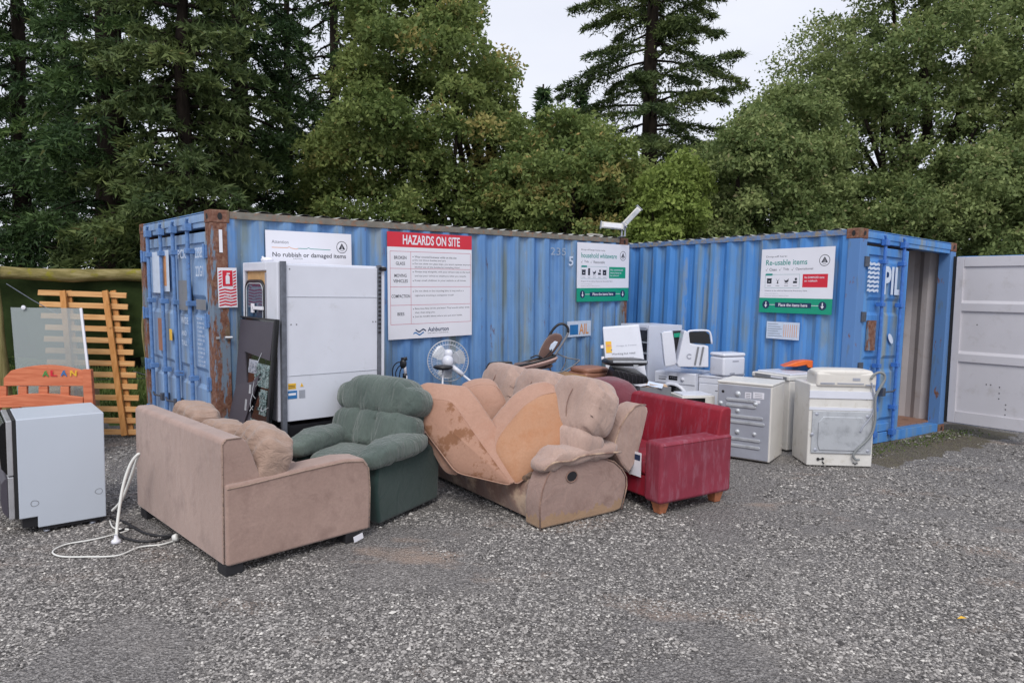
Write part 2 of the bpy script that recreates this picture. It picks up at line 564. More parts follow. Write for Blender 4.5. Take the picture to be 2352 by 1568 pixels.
w_ = NG + 1
gb.f = [(j * w_ + i, j * w_ + i + 1, (j + 1) * w_ + i + 1, (j + 1) * w_ + i) for j in range(NG) for i in range(NG)]
gb.mi = [0] * len(gb.f)
t = NT('gravel_ground')
def vor(scale, feat='F1'):
    x = t.n('ShaderNodeTexVoronoi', feature=feat)
    x.inputs['Scale'].default_value = scale
    t.l(t.co, x.inputs['Vector'])
    return x
v1, v2 = vor(62), vor(150)
sp = t.n('ShaderNodeSeparateColor')
t.l(v1.outputs['Color'], sp.inputs[0])
sp2 = t.n('ShaderNodeSeparateColor')
t.l(v2.outputs['Color'], sp2.inputs[0])
c1 = t.ramp(sp.outputs[0], [(.0, S(84, 82, 82)), (.4, S(122, 119, 117)), (.8, S(158, 154, 152)), (1, S(198, 194, 190))])
c2 = t.ramp(sp2.outputs[0], [(.0, S(90, 88, 88)), (1, S(172, 168, 166))])
c = t.mix(.5, c1, c2)
c = t.mix(t.math('MULTIPLY', t.mask(v1.outputs['Distance'], .5, .8), .45), c, S(70, 66, 64))  # shade in the gaps between stones, painted into the colour
fines = t.math('MULTIPLY', t.mask(t.noise(.9, 5, .6), .53, .7), .75)
c = t.mix(t.math('MULTIPLY', fines, .8), c, S(156, 151, 147))
c = t.mix(t.math('MULTIPLY', t.mask(t.noise(.35, 4, .6, (.5, 1.4, 1)), .42, .66), .12), c, S(84, 80, 80))
brown = t.math('MULTIPLY', t.mask(t.noise(1.1, 5, .6, (.7, 1.3, 1)), .57, .70), .8)
c = t.mix(brown, c, S(172, 152, 138))
o3 = t.xyz()
far = t.math('MULTIPLY', t.math('GREATER_THAN', t.math('ADD', o3[1], t.math('MULTIPLY', t.noise(1.5, 4), 1.0)), 9.6), 1)
left = t.math('LESS_THAN', t.math('ADD', o3[0], t.math('MULTIPLY', o3[1], -.3)), -6.5)
grassm = t.math('MULTIPLY', far, t.math('LESS_THAN', o3[0], -2.5))
soil = t.ramp(t.noise(8, 5), [(.3, S(58, 62, 36)), (.7, S(92, 100, 56))])
c = t.mix(t.math('GREATER_THAN', o3[1], 14.5), c, soil)
c = t.mix(grassm, c, t.ramp(t.noise(6, 5), [(.3, S(70, 92, 40)), (.7, S(112, 132, 66))]))
# damp mossy strip along the foot of the right container
dm = t.math('ADD', t.math('SUBTRACT', t.math('MULTIPLY', o3[0], .568), t.math('MULTIPLY', o3[1], .823)), 4.316)
em = t.math('SUBTRACT', t.math('ADD', t.math('MULTIPLY', o3[0], .823), t.math('MULTIPLY', o3[1], .568)), 7.81)
wob = t.math('MULTIPLY', t.math('SUBTRACT', t.noise(2.5, 5), .5), .7)
strip = t.math('MULTIPLY', t.math('LESS_THAN', t.math('ADD', t.math('ABSOLUTE', t.math('SUBTRACT', dm, .15)), wob), .42), t.math('GREATER_THAN', em, -.15))
strip = t.math('MULTIPLY', strip, t.math('LESS_THAN', em, 3.4))
c = t.mix(t.math('MULTIPLY', strip, 0.7), c, t.ramp(t.noise(14, 5), [(.35, S(86, 76, 64)), (.7, S(108, 102, 72))]))
t.color(c)
p = t.bump(v1.outputs['Distance'], 1, .02)
t.bump(v2.outputs['Distance'], .6, .005, p)
M['gravel'] = t.set(.92, 0, .2)
tag(gb.build('gravel_yard', 'gravel', smooth=True), kind='structure')

# loose stones lying on the yard
N = 170000
yy = (3.0 ** -0.6 + nr.rand(N) * (9.5 ** -0.6 - 3.0 ** -0.6)) ** (-1 / .6)
xx = (nr.rand(N) * 2 - 1) * .80 * (yy + .3)
keep = np.array([mnoise.noise(Vector((x * .75 + 9, y * .9, 3.3))) + .45 * mnoise.noise(Vector((x * 2.2, y * 3, 1))) for x, y in zip(xx, yy)])
ok = (keep < .02 + .3 * nr.rand(N)) & (yy < 9.3)
em_ = (xx - CB[0]) * .823 + (yy - CB[1]) * .568
dm_ = (xx - CB[0]) * .568 - (yy - CB[1]) * .823
ok &= ~((em_ > -.02) & (em_ < 2.5) & (dm_ < .05) & (dm_ > -6.1))
xx, yy = xx[ok], yy[ok]
N = len(xx)
base = np.array([(1, 0, 0), (.2, 1, 0), (-.9, .3, 0), (-.2, -1, 0), (.1, .1, .8), (0, 0, -.6)], float)
tri = np.array([(0, 1, 4), (1, 2, 4), (2, 3, 4), (3, 0, 4), (1, 0, 5), (2, 1, 5), (3, 2, 5), (0, 3, 5)])
sz = (.0042 + .0072 * nr.rand(N) ** 2.6) * (1 + .25 * (yy > 5)) * np.where(nr.rand(N) < .006, 2.1, 1)
an = nr.rand(N) * 6.283
V = base[None] * (1 + .5 * (nr.rand(N, 6, 1) - .5)) * sz[:, None, None]
V = V * np.stack([1 + .5 * nr.rand(N), 1 + 0 * sz, .55 + .4 * nr.rand(N)], 1)[:, None, :]
ca, sa = np.cos(an)[:, None], np.sin(an)[:, None]
X = V[..., 0] * ca - V[..., 1] * sa + xx[:, None]
Y = V[..., 0] * sa + V[..., 1] * ca + yy[:, None]
gzz = np.array([gz(x, y) for x, y in zip(xx, yy)])
Z = V[..., 2] + (gzz + .3 * sz)[:, None]
def fast_mesh(name, verts, faces, k, mat, cols=None, smooth=False):
    me = bpy.data.meshes.new(name)
    me.vertices.add(len(verts))
    me.vertices.foreach_set('co', verts.astype(np.float32).ravel())
    nf = len(faces)
    me.loops.add(nf * k)
    me.loops.foreach_set('vertex_index', faces.astype(np.int32).ravel())
    me.polygons.add(nf)
    me.polygons.foreach_set('loop_start', np.arange(nf, dtype=np.int32) * k)
    me.polygons.foreach_set('use_smooth', np.full(nf, smooth))
    me.materials.append(mat)
    if cols is not None:
        a = me.attributes.new('tint', 'FLOAT', 'FACE')
        a.data.foreach_set('value', cols.astype(np.float32))
    me.update(calc_edges=True)
    o = bpy.data.objects.new(name, me)
    col.objects.link(o)
    return o
t = NT('stone_grey')
at_ = t.n('ShaderNodeAttribute', attribute_name='tint')
c = t.ramp(at_.outputs['Fac'], [(0, S(68, 66, 66)), (.35, S(116, 113, 111)), (.7, S(156, 152, 149)), (.94, S(180, 176, 172)), (1, S(214, 210, 204))])
t.color(c)
M['stone'] = t.set(.85, 0, .25)
o = fast_mesh('gravel', np.stack([X, Y, Z], -1).reshape(-1, 3), (tri[None] + (np.arange(N) * 6)[:, None, None]).reshape(-1, 3), 3, M['stone'], np.repeat(nr.rand(N), 8))
tag(o, 'loose grey crushed stone lying all over the yard', 'gravel', kind='stuff')

# ------------------------------------------------------------------ containers
L_, W_, H_ = 6.058, 2.438, 2.591
def cmat(x, y, a, z, sx, sy):
    ex = Vector((math.cos(a), math.sin(a), sx)).normalized()
    ey = Vector((-math.sin(a), math.cos(a), sy))
    ey = (ey - ex * ex.dot(ey)).normalized()
    ez = ex.cross(ey)
    m = Matrix((ex, ey, ez)).transposed().to_4x4()
    m.translation = (x, y, z)
    return m
C1 = cmat(-2.75218, 6.37895, .732, -.01746, .01848, .00319)
C2 = cmat(3.97764, 7.99054, -.9665, .07751, .00102, -.02253)

def corrugated(mb, p0, along, nrm, length, z0, z1, pitch=.278, depth=.036, m=0, phase=0.0, up=(0, 0, 1)):
    """trapezoid sheet: starts at p0 (outer plane), runs along, recesses go along -nrm"""
    p0, along, nrm, up = Vector(p0), Vector(along), Vector(nrm), Vector(up)
    xs_ = [(0, 0)]
    x = .0 + phase
    while x < length:
        for dx, d in ((.072, 0), (.140, 1), (.212, 1), (.278, 0)):
            if x + dx * pitch / .278 < length:
                xs_.append((x + dx * pitch / .278, d))
        x += pitch
    xs_.append((length, 0))
    vs, fs = [], []
    for x, d in xs_:
        q = p0 + along * x - nrm * (depth * d)
        vs += [q + up * z0, q + up * z1]
    for i in range(len(xs_) - 1):
        fs.append((2 * i, 2 * i + 2, 2 * i + 3, 2 * i + 1))
    mb.add(vs, fs, m)

def casting(root, x, y, z, mat):
    """corner casting 178 x 162 x 118 with oval openings, lower outer corner at x,y,z (already offset)"""
    b = MB()
    b.box(0, .178, 0, .162, 0, .118)
    o = b.build('corner_casting', mat, root, bevel=.008, T=Matrix.Translation((x, y, z)))
    h = MB()
    for cx, cy, nrm in ((.089, 0, (0, -1, 0)), (.089, .162, (0, 1, 0))):
        h.disc((cx, cy - .002 if nrm[1] < 0 else cy + .002, .059), .022, nrm, 14, ry=.034)
    for cx, nrm in ((-.002, (-1, 0, 0)), (.180, (1, 0, 0))):
        h.disc((cx, .081, .059), .032, nrm, 14, ry=.024)
    h.disc((.089, .081, .1195), .05, (0, 0, 1), 14, ry=.03)
    h.build('casting_hole', 'gasket', o)
    return o

def door_leaf(root, sgn, y0, y1, mats, xout, name='door'):
    """closed leaf: vertical corrugated leaf seen from outside, three pressed fields, frame, at x = xout facing sgn"""
    pm = mats
    b = MB()
    z0, z1 = .14, 2.40
    xo = xout
    def bx(a0, a1, c0, c1, d0, d1):
        b.box(min(a0, a1), max(a0, a1), c0, c1, d0, d1)
    bx(xo, xo - sgn * .045, y0, y1, z0, z1)
    # raised frame members and two horizontal recessed bands
    for c0, c1, d0, d1 in ((y0, y0 + .09, z0, z1), (y1 - .09, y1, z0, z1), (y0 + .09, y1 - .09, z0, z0 + .1), (y0 + .09, y1 - .09, z1 - .1, z1)):
        bx(xo, xo + sgn * .022, c0, c1, d0, d1)
    w = (y1 - y0 - .18) / 2
    for k in range(2):
        a = y0 + .09 + k * w
        for d0, d1 in ((z0 + .14, .92), (1.05, 1.62), (1.76, z1 - .14)):
            e = .022
            vs = [(xo, a + .02, d0), (xo, a + w - .02, d0), (xo, a + w - .02, d1), (xo, a + .02, d1),
                  (xo + sgn * e, a + .05, d0 + .04), (xo + sgn * e, a + w - .05, d0 + .04), (xo + sgn * e, a + w - .05, d1 - .04), (xo + sgn * e, a + .05, d1 - .04)]
            b.add(vs, [(4, 5, 6, 7), (0, 1, 5, 4), (1, 2, 6, 5), (2, 3, 7, 6), (3, 0, 4, 7)])
    leaf = b.build(name, pm, root, bevel=.006)
    return leaf

def lock_rod(leaf, xout, sgn, y, mat):
    b = MB()
    xr = xout + sgn * .055
    b.tube([(xr, y, .06), (xr, y, 2.50)], .019, 10)
    for z in (.1, 2.42):
        b.box(xr - .03, xr + .03, y - .045, y + .045, z, z + .07)
    b.tube([(xr + sgn * .01, y, 2.47), (xr + sgn * .01, y - .05, 2.54)], .016, 6)
    b.build('lock_rod', mat, leaf, bevel=.004)
    for z in (.42, .95, 1.69, 2.2):
        g = MB()
        g.box(min(xout, xr + sgn * .028), max(xout, xr + sgn * .028), y - .035, y + .035, z, z + .05)
        g.build('rod_bracket', mat, leaf, bevel=.004)

def container(name, M4, sx, label, mats):
    """sx=1: body runs to +x and the door end is at x=0 facing -x; sx=-1: body runs to -x, door end faces +x"""
    root = thing(name, label, 'container', mat=M4)
    X = lambda x: sx * x
    def bx(b, x0, x1, *r):
        b.box(min(X(x0), X(x1)), max(X(x0), X(x1)), *r)
    # corner castings
    for cx in (0, L_ - .178):
        for cy in (0, W_ - .162):
            for cz in (0, H_ - .118):
                x = cx if sx > 0 else -cx - .178
                casting(root, x, cy, cz, mats['casting'])
    # corner posts
    for cx, cy in ((.004, .004), (.004, W_ - .154), (L_ - .154, .004), (L_ - .154, W_ - .154)):
        b = MB()
        bx(b, cx, cx + .15, cy, cy + .15, .119, H_ - .119)
        b.build('corner_post', mats['post'], root, bevel=.006)
    # rails along the top and bottom of the long sides
    for y0 in (.012, W_ - .072):
        b = MB(); bx(b, .179, L_ - .179, y0, y0 + .06, H_ - .075, H_ - .008)
        b.build('top_rail', mats['rail'], root, bevel=.005)
        b = MB(); bx(b, .179, L_ - .179, y0, y0 + .06, .01, .15)
        b.build('bottom_rail', mats['side'], root, bevel=.005)
    # corrugated long sides
    for y0, n_ in ((.02, -1), (W_ - .02, 1)):
        b = MB()
        corrugated(b, (X(.155), y0, 0), (sx, 0, 0), (0, n_, 0), L_ - .31, .15, H_ - .075)
        # the slope under the top rail makes the scalloped edge of the ribs
        b.build('side_wall', mats['side'], root)
        b = MB()
        corrugated(b, (X(.155), y0 - n_ * .038, 0), (sx, 0, 0), (0, n_, 0), L_ - .31, .15, H_ - .08)
        b.build('inner_wall', 'inner_grey', root)
    # blind end
    b = MB()
    corrugated(b, (X(L_ - .02), .155, 0), (0, 1, 0), (sx, 0, 0), W_ - .31, .13, H_ - .12)
    b.build('end_wall', mats['side'], root)
    b = MB(); bx(b, L_ - .14, L_ - .005, .164, W_ - .164, H_ - .117, H_ - .012); bx(b, L_ - .14, L_ - .005, .164, W_ - .164, .004, .13)
    b.build('end_rail', mats['side'], root)
    # roof: cross corrugations
    b = MB()
    corrugated(b, (X(.18), .014, H_ - .008), (sx, 0, 0), (0, 0, 1), L_ - .36, 0, W_ - .028, pitch=.209, depth=-.020, up=(0, 1, 0))
    b.build('roof', 'roof', root)
    for q0, q1 in ((.005, .178), (L_ - .178, L_ - .005)):
        b = MB(); bx(b, q0, q1, .164, W_ - .164, H_ - .0165, H_ - .0085)
        b.build('roof_plate', mats['side'], root)
    # door header and sill
    b = MB(); bx(b, .012, .12, .164, W_ - .164, H_ - .15, H_ - .018)
    bx(b, .002, .011, .164, W_ - .164, H_ - .10, H_ - .03)
    b.build('door_header', mats['door'], root, bevel=.004)
    b = MB(); bx(b, .012, .14, .164, W_ - .164, .004, .13)
    b.build('door_sill', mats['door'], root, bevel=.004)
    b = MB(); bx(b, .142, L_ - .142, .06, W_ - .06, .12, .15)
    b.build('floor_boards', 'brown_floor', root)
    return root

M['brown_floor'] = wood_mat('brown_floor', S(120, 88, 74), S(158, 122, 104))
# --- left container
r1 = container('shipping_container', C1, 1, 'faded blue shipping container behind the sofas, rusty corner post, both doors shut',
               dict(side='blue_faded', post='rust_post', rail='rail', casting='rust', door='blue_door'))
for (y0, y1), rods in (((1.224, W_ - .16), (1.96, 1.47)), ((.16, 1.214), (1.03, .56))):
    leaf = door_leaf(r1, -1, y0, y1, 'blue_door', .045)
    for ry in rods:
        lock_rod(leaf, .022, -1, ry, 'rod')
    for ry in rods:
        h = MB()
        h.tube([(-.04, ry, 1.02 - .35), (-.055, ry - .1, 1.0 - .35), (-.055, ry - .38, 1.0 - .33)], .011, 6)
        h.box(-.06, .03, ry - .42, ry - .34, .62, .70)
        h.build('door_handle', 'steel_dark', leaf, bevel=.003)
    for z in (.35, .9, 1.5, 2.15):
        yh = y1 if y1 > 1.5 else y0
        h = MB()
        h.box(-.012, .03, yh - .05, yh + .05, z, z + .12)
        h.tube([(-.02, yh + (.02 if y1 > 1.5 else -.02), z - .01), (-.02, yh + (.02 if y1 > 1.5 else -.02), z + .13)], .014, 8)
        h.build('hinge', 'rod', leaf, bevel=.003)
g = MB()
g.box(.01, .03, 1.2145, 1.2235, .14, 2.40)
g.build('door_gasket', 'gasket', r1)
# painted codes and plates on its doors: basis right=-y, up=z, facing -x
TD1 = Matrix(((0, 1, 0, -.0005), (-1, 0, 0, 0), (0, 0, 1, 0), (0, 0, 0, 1)))
def door_print(parent, items, T, name='painted_lettering', mats=('white_faded',)):
    b = MB()
    for it in items:
        if it[0] == 't':
            b.text(it[1], it[2], it[3], it[4], it[5], it[6] if len(it) > 6 else 0, off=.01)
        else:
            rect(b, it[1], it[2], it[3], it[4], it[5], it[6] if len(it) > 6 else 0)
    return b.build(name, list(mats), parent, T=T)
# coordinates: x = -y of the container
door_print(r1, [('t', '235855', -.44, 2.155, .27, .1), ('t', '22G1', -.44, 1.98, .22, .1), ('t', 'PCIU', -.98, 2.16, .3, .09)], Matrix.Translation((-.004, 0, 0)) @ TD1)
wt = []
rows = ['MAX GR', '30.480 KG', '67.200 LB', 'TARE', '2.230 KG', '4.920 LB', 'NET', '28.250 KG', '62.280 LB', 'CU.CAP', '33.2 CU.M', '1.172 CU.FT']
for i, s_ in enumerate(rows):
    wt.append(('t', s_, -.45 if True else 0, 1.56 - i * .041, .2 if i % 3 else .15, .024))
wt += [('t', 'WIDE', -.95, 1.5, .24, .07), ('t', 'AND', -.95, 1.38, .16, .05), ('t', 'TALL', -.95, 1.28, .17, .05)]
door_print(r1, wt, Matrix.Translation((-.004, 0, 0)) @ TD1)
door_print(r1, [('r', -1.93, 1.80, .34, .45, 0), ('r', -1.60, 1.82, .3, .44, 0), ('r', -1.52, 1.88, .12, .32, 1, -.001)], Matrix.Translation((-.004, 0, 0)) @ TD1, 'faded_decal', ('white_faded', 'ink_orange'))
door_print(r1, [('r', -1.80, 1.16, .2, .36, 0), ('r', -1.38, 1.3, .1, .12, 1)], Matrix.Translation((-.004, 0, 0)) @ TD1, 'data_plate', ('brown_leather', 'yellow'))
for it in (('r', -1.0, 1.64, .36, .30, 0), ('r', -.46, 1.66, .28, .1, 0)):
    door_print(r1, [it], Matrix.Translation((-.003, 0, 0)) @ TD1, 'paint_patch', ('mid_grey',))
b = MB(); b.box(.075, .105, -.003, .001, 2.2, 2.41)
b.build('white_strip', 'sign_white', r1)
b = MB(); b.box(.02, .05, -.012, .0, 1.40, 1.42); b.tube([(.1, -.01, 1.41), (.16, -.03, 1.41)], .012, 6)
b.build('post_clip', 'galv_light', r1)
# numbers and stickers on its long side (text faces -y)
b = MB()
b.text('235', 4.42, 2.30, .30, .10, 0, y=.012, off=.0)
b.text('5', 4.78, 2.16, .09, .13, 1, y=.012, off=.02)
b.build('painted_lettering', ['ghost_paint', 'white_faded'], r1)
b = MB()
b.box(4.76, 5.25, .008, .012, 1.17, 1.39, 0)
rect(b, 4.81, 1.2, .17, .14, 1, .0065)
b.text('AIL', 5.0, 1.20, .2, .15, 2, y=.0065, off=.02)
b.build('shipping_line_sticker', ['white_faded', 'ink_blue', 'ink_orange'], r1)

# --- right container, one leaf open
r2 = container('shipping_container', C2, -1, 'bright blue shipping container on the right with one door swung open and grey inside',
               dict(side='blue_bright', post='rust_post_light', rail='rail_blue', casting='rust', door='blue_bright'))
leaf = door_leaf(r2, 1, .16, 1.19, 'blue_bright', -.045)
for ry in (.50, .95):
    lock_rod(leaf, -.022, 1, ry, 'rod_bright')
h = MB()
for ry in (.5, .95):
    h.tube([(.04, ry, .67), (.055, ry - .1, .65), (.055, ry - .3, .65)], .011, 6)
    h.box(-.03, .06, ry - .34, ry - .27, .6, .7)
h.build('door_handle', 'steel_dark', leaf, bevel=.003)
for z in (.35, .9, 1.5, 2.15):
    h = MB(); h.box(-.03, .012, .11, .21, z, z + .12)
    h.build('hinge', 'steel_dark', leaf, bevel=.003)
TD2 = Matrix(((0, -1, 0, .0005), (1, 0, 0, 0), (0, 0, 1, 0), (0, 0, 0, 1)))
b = MB()
for i in range(7):      # wavy bars and the letters of the shipping line
    z = 2.17 - i * .052
    top = [(.20 + .0325 * k, 0, z + .034 + .008 * math.sin(k * 2.1)) for k in range(9)]
    bot = [(p_[0] - .012, 0, p_[2] - .030) for p_ in top[::-1]]
    b.add(top + bot, [tuple(range(18))])
b.text('PIL', .57, 1.84, .42, .34, off=.03)
b.build('shipping_line_logo', 'white_faded', r2, T=Matrix.Translation((.004, 0, 0)) @ TD2)
b = MB(); b.box(-.02, .004, .28, .46, 1.16, 1.52); b.build('data_plate', 'rust_post', leaf)
b = MB(); b.disc((.004, .82, 1.3), .04, (1, 0, 0), 16, ry=.08); b.build('round_sticker', 'white_faded', leaf)
b = MB()
for i, s_ in enumerate('PCIU 235972'):
    if s_ != ' ':
        b.text(s_, .0, 0, .07, .09, T=Matrix.Translation((0, 0, 2.32 - i * .12)))
b.build('interior_lettering', 'ink_grey', r2, T=Matrix.Translation((-1.9, W_ - .099, 0)) )
# the open leaf, hinged at the far post, swung out towards the camera; its grey inside faces us
hp = C2 @ Vector((.02, W_ - .02, 0))
od_yaw = -.8967
dl = MB()
wd = 1.16
dl.box(.02, wd, .03, .055, .15, 2.41)                  # outer skin (blue) on the far side
leaf2 = dl.build('door', 'blue_bright', r2)
leaf2.matrix_parent_inverse = Matrix.Identity(4)
leaf2.matrix_local = C2.inverted() @ (Matrix.Translation(hp) @ Matrix.Rotation(od_yaw, 4, 'Z'))
b = MB()
b.box(.02, .11, -.012, .029, .16, 2.40)
b.box(wd - .09, wd, -.012, .029, .16, 2.40)
for z in (.16, 2.27):
    b.box(.111, wd - .091, -.008, .029, z, z + .13 if z > 1 else z + .16)
b.build('door_frame', 'door_grey', leaf2, bevel=.004)
b = MB()
prof = [(.32, .012), (.98, .012), (1.0, -.012), (1.10, -.012), (1.14, .012), (1.66, .012), (1.68, -.012), (1.78, -.012), (1.82, .012), (2.27, .012)]
vs = []
for z, y in prof:
    vs += [(.11, y, z), (wd - .09, y, z)]
b.add(vs, [(2 * i, 2 * i + 1, 2 * i + 3, 2 * i + 2) for i in range(len(prof) - 1)])
b.build('door_panel', 'door_grey', leaf2)
b = MB()
b.box(-.02, .018, .0, .05, .15, 2.41)
b.build('door_gasket', 'gasket', leaf2)
b = MB()
for x, z in ((.32, 2.3), (.5, 2.3), (.45, .72), (.5, .72), (.60, .7), (.6, .62), (.6, .55), (.68, .48), (.68, .42), (.68, .35), (.3, 1.5)):
    b.disc((x, .009, z), .008, (0, -1, 0), 8)
b.build('bolt_hole', 'gasket', leaf2)

# ------------------------------------------------------------------ signs on the containers
def sign_root(name, label, C, x, y, z, group=None):
    return thing(name, label, 'sign', mat=C @ Matrix.Translation((x, y, z)), group=group)
SY = [-.0035, -.0050, -.0065, -.008]
def hazard_icon(b, cx, cz, r, ink, y):
    n = 28
    vs = []
    for rr in (r, r * .9):
        vs += [(cx + rr * math.cos(6.2832 * k / n), y, cz + rr * math.sin(6.2832 * k / n)) for k in range(n)]
    b.add(vs, [(k, (k + 1) % n, n + (k + 1) % n, n + k) for k in range(n)], ink)
    a = r * .62
    b.add([(cx - a, y, cz - a * .62), (cx - a * .28, y, cz - a * .62), (cx - a * .1, y, cz + a * .95), (cx + a * .1, y, cz + a * .95), (cx + a * .28, y, cz - a * .62), (cx + a, y, cz - a * .62),
           (cx - a * .13, y, cz - a * .3), (cx + a * .13, y, cz - a * .3)], [(0, 1, 2), (2, 6, 7, 3), (3, 4, 5)], ink)
    b.disc((cx, y, cz - a * .48), a * .14, (0, -1, 0), 10, ink)
    rect(b, cx - a * .5, cz - a * 1.0, a, a * .1, ink, y)
def tick(b, x, z, s_, m, y):
    b.add([(x, y, z + s_ * .4), (x + s_ * .12, y, z + s_ * .5), (x + s_ * .35, y, z + s_ * .2), (x + s_ * .3, y, z)], [(0, 1, 2, 3)], m)
    b.add([(x + s_ * .3, y, z), (x + s_ * .38, y, z + s_ * .12), (x + s_ * .85, y, z + s_ * 1.05), (x + s_ * .75, y, z + s_)], [(0, 1, 2, 3)], m)

# white notice
sg = sign_root('notice_board', 'white notice reading No rubbish or damaged items, above the big white cabinet', C1, .51, -.004, 1.93)
b = MB(); b.box(0, .92, -.003, .004, 0, .50); b.build('panel', 'sign_white', sg)
b = MB()
b.text('Attention', .06, .375, .17, .032, 0, SY[0])
pts = [(.06, .335), (.22, .335), (.235, .345), (.26, .332), (.31, .325), (.33, .332), (.42, .332), (.44, .342), (.46, .332), (.68, .328)]
for i in range(len(pts) - 1):
    (x0, z0), (x1, z1) = pts[i], pts[i + 1]
    b.add([(x0, SY[0], z0 - .003), (x1, SY[0], z1 - .003), (x1, SY[0], z1 + .003), (x0, SY[0], z0 + .003)], [(0, 1, 2, 3)], 2 if i < 5 else 3)
b.text('No rubbish or damaged items', .065, .232, .79, .058, 1, SY[0], off=.012)
hazard_icon(b, .81, .36, .062, 1, SY[0])
b.build('lettering', ['ink_grey', 'ink', 'ink_orange', 'sign_teal_ink'], sg)

# red and white hazards board
sg = sign_root('hazard_board', 'tall white board headed HAZARDS ON SITE in white on a red band', C1, 1.87, -.004, 1.29)
b = MB(); b.box(0, 1.18, -.003, .004, 0, 1.03); b.build('panel', 'sign_white', sg)
b = MB(); b.box(0, 1.18, -.0031, .0041, 1.031, 1.195); b.build('header_band', 'sign_red', sg)
b = MB()
b.text('HAZARDS ON SITE', .2, 1.06, .80, .108, 4, SY[0], off=.02)
for z in (.98, .79, .585, .38, .165):
    rect(b, .03, z, 1.13, .004, 2, SY[0])
for x in (.03, .30, 1.156):
    rect(b, x, .165, .004, .815, 2, SY[0])
for s_, x, z, w in (('BROKEN', .085, .895, .16), ('GLASS', .105, .83, .12), ('MOVING', .085, .695, .16), ('VEHICLES', .07, .635, .19), ('COMPACTION', .045, .465, .245), ('BEES', .12, .265, .09)):
    b.text(s_, x, z, w, .036, 0, SY[0], off=.01)
lines = [('Wear covered footwear while on this site.', .915, .60, 1), ('Do not throw bottles and jars.', .875, .44, 1), ("Do not climb into glass skips, you won't squeeze anymore", .835, .81, 1), ('alcohol out of the bottles by trampling them!', .797, .64, 0),
         ('Always stop alongside, with your drivers side to the kerb', .745, .80, 1), ('and use your vehicle to shield you while you recycle.', .697, .74, 0), ('Keep small children in your vehicle at all times.', .645, .74, 1),
         ('Do not climb in the recycling bins, it may end in a', .525, .70, 1), ('nightmare involving a compactor truck!', .475, .55, 0),
         ('Bees love fizzy drinks and beer! They would rather drink', .325, .79, 1), ('that, than sting you.', .28, .28, 0), ('Just be mindful about where you put your hands.', .235, .68, 1)]
for s_, z, w, bl in lines:
    b.text(s_, .355, z, w, .024, 0, SY[0])
    if bl:
        b.disc((.333, SY[0], z + .01), .006, (0, -1, 0), 8, 0)
b.text('Ashburton', .53, .07, .30, .05, 1, SY[0], off=.02)
b.text('DISTRICT COUNCIL', .53, .045, .30, .012, 0, SY[0])
for k, (dx, dz, m_) in enumerate(((0, 0, 3), (.03, .035, 1))):     # two crossing wave strokes
    top = [(.33 + dx + .018 * i, SY[0] - .0005 * k, .06 + dz + .014 * math.sin(i * 1.0 + k * 2)) for i in range(9)]
    b.add(top + [(p_[0], p_[1], p_[2] - .017) for p_ in top[::-1]], [tuple(range(18))], m_)
b.build('lettering', ['ink', 'ink_navy', 'ink_red', 'ink_blue', 'sign_white'], sg)

# extinguisher sign on the corner post
sg = sign_root('fire_extinguisher_sign', 'narrow red and white striped fire extinguisher sign on the rusty corner post', C1, .05, -.006, 1.69)
b = MB(); b.box(0, .175, -.002, .004, 0, .37); b.build('panel', 'sign_white', sg)
b = MB()
k = 0
zz = .012
while zz < .33:                       # diagonal red stripes clipped to the board
    for xa, xb in ((.008, .167),):
        if zz > .17:
            for a0, a1 in ((.008, .035), (.140, .167)):
                b.add([(a0, SY[0], zz), (a1, SY[0], zz + .012), (a1, SY[0], zz + .026), (a0, SY[0], zz + .014)], [(0, 1, 2, 3)], 0)
        else:
            b.add([(xa, SY[0], zz), (xa + .053, SY[0], zz + .012), (xa + .106, SY[0], zz), (xb, SY[0], zz + .012), (xb, SY[0], zz + .026), (xa + .106, SY[0], zz + .014), (xa + .053, SY[0], zz + .026), (xa, SY[0], zz + .014)], [tuple(range(8))], 0)
    zz += .028
rect(b, .042, .20, .092, .145, 0, SY[1])
b.prism([(.07, SY[2], .22), (.106, SY[2], .22), (.106, SY[2], .29), (.095, SY[2], .305), (.08, SY[2], .305), (.07, SY[2], .29)], (0, -.0005, 0), 1)
rect(b, .08, .31, .03, .012, 1, SY[2])
b.text('FIRE', .05, .095, .07, .018, 1, SY[2]); b.text('EXTINGUISHER', .045, .07, .09, .012, 1, SY[2])
b.build('lettering', ['sign_red', 'sign_white'], sg)

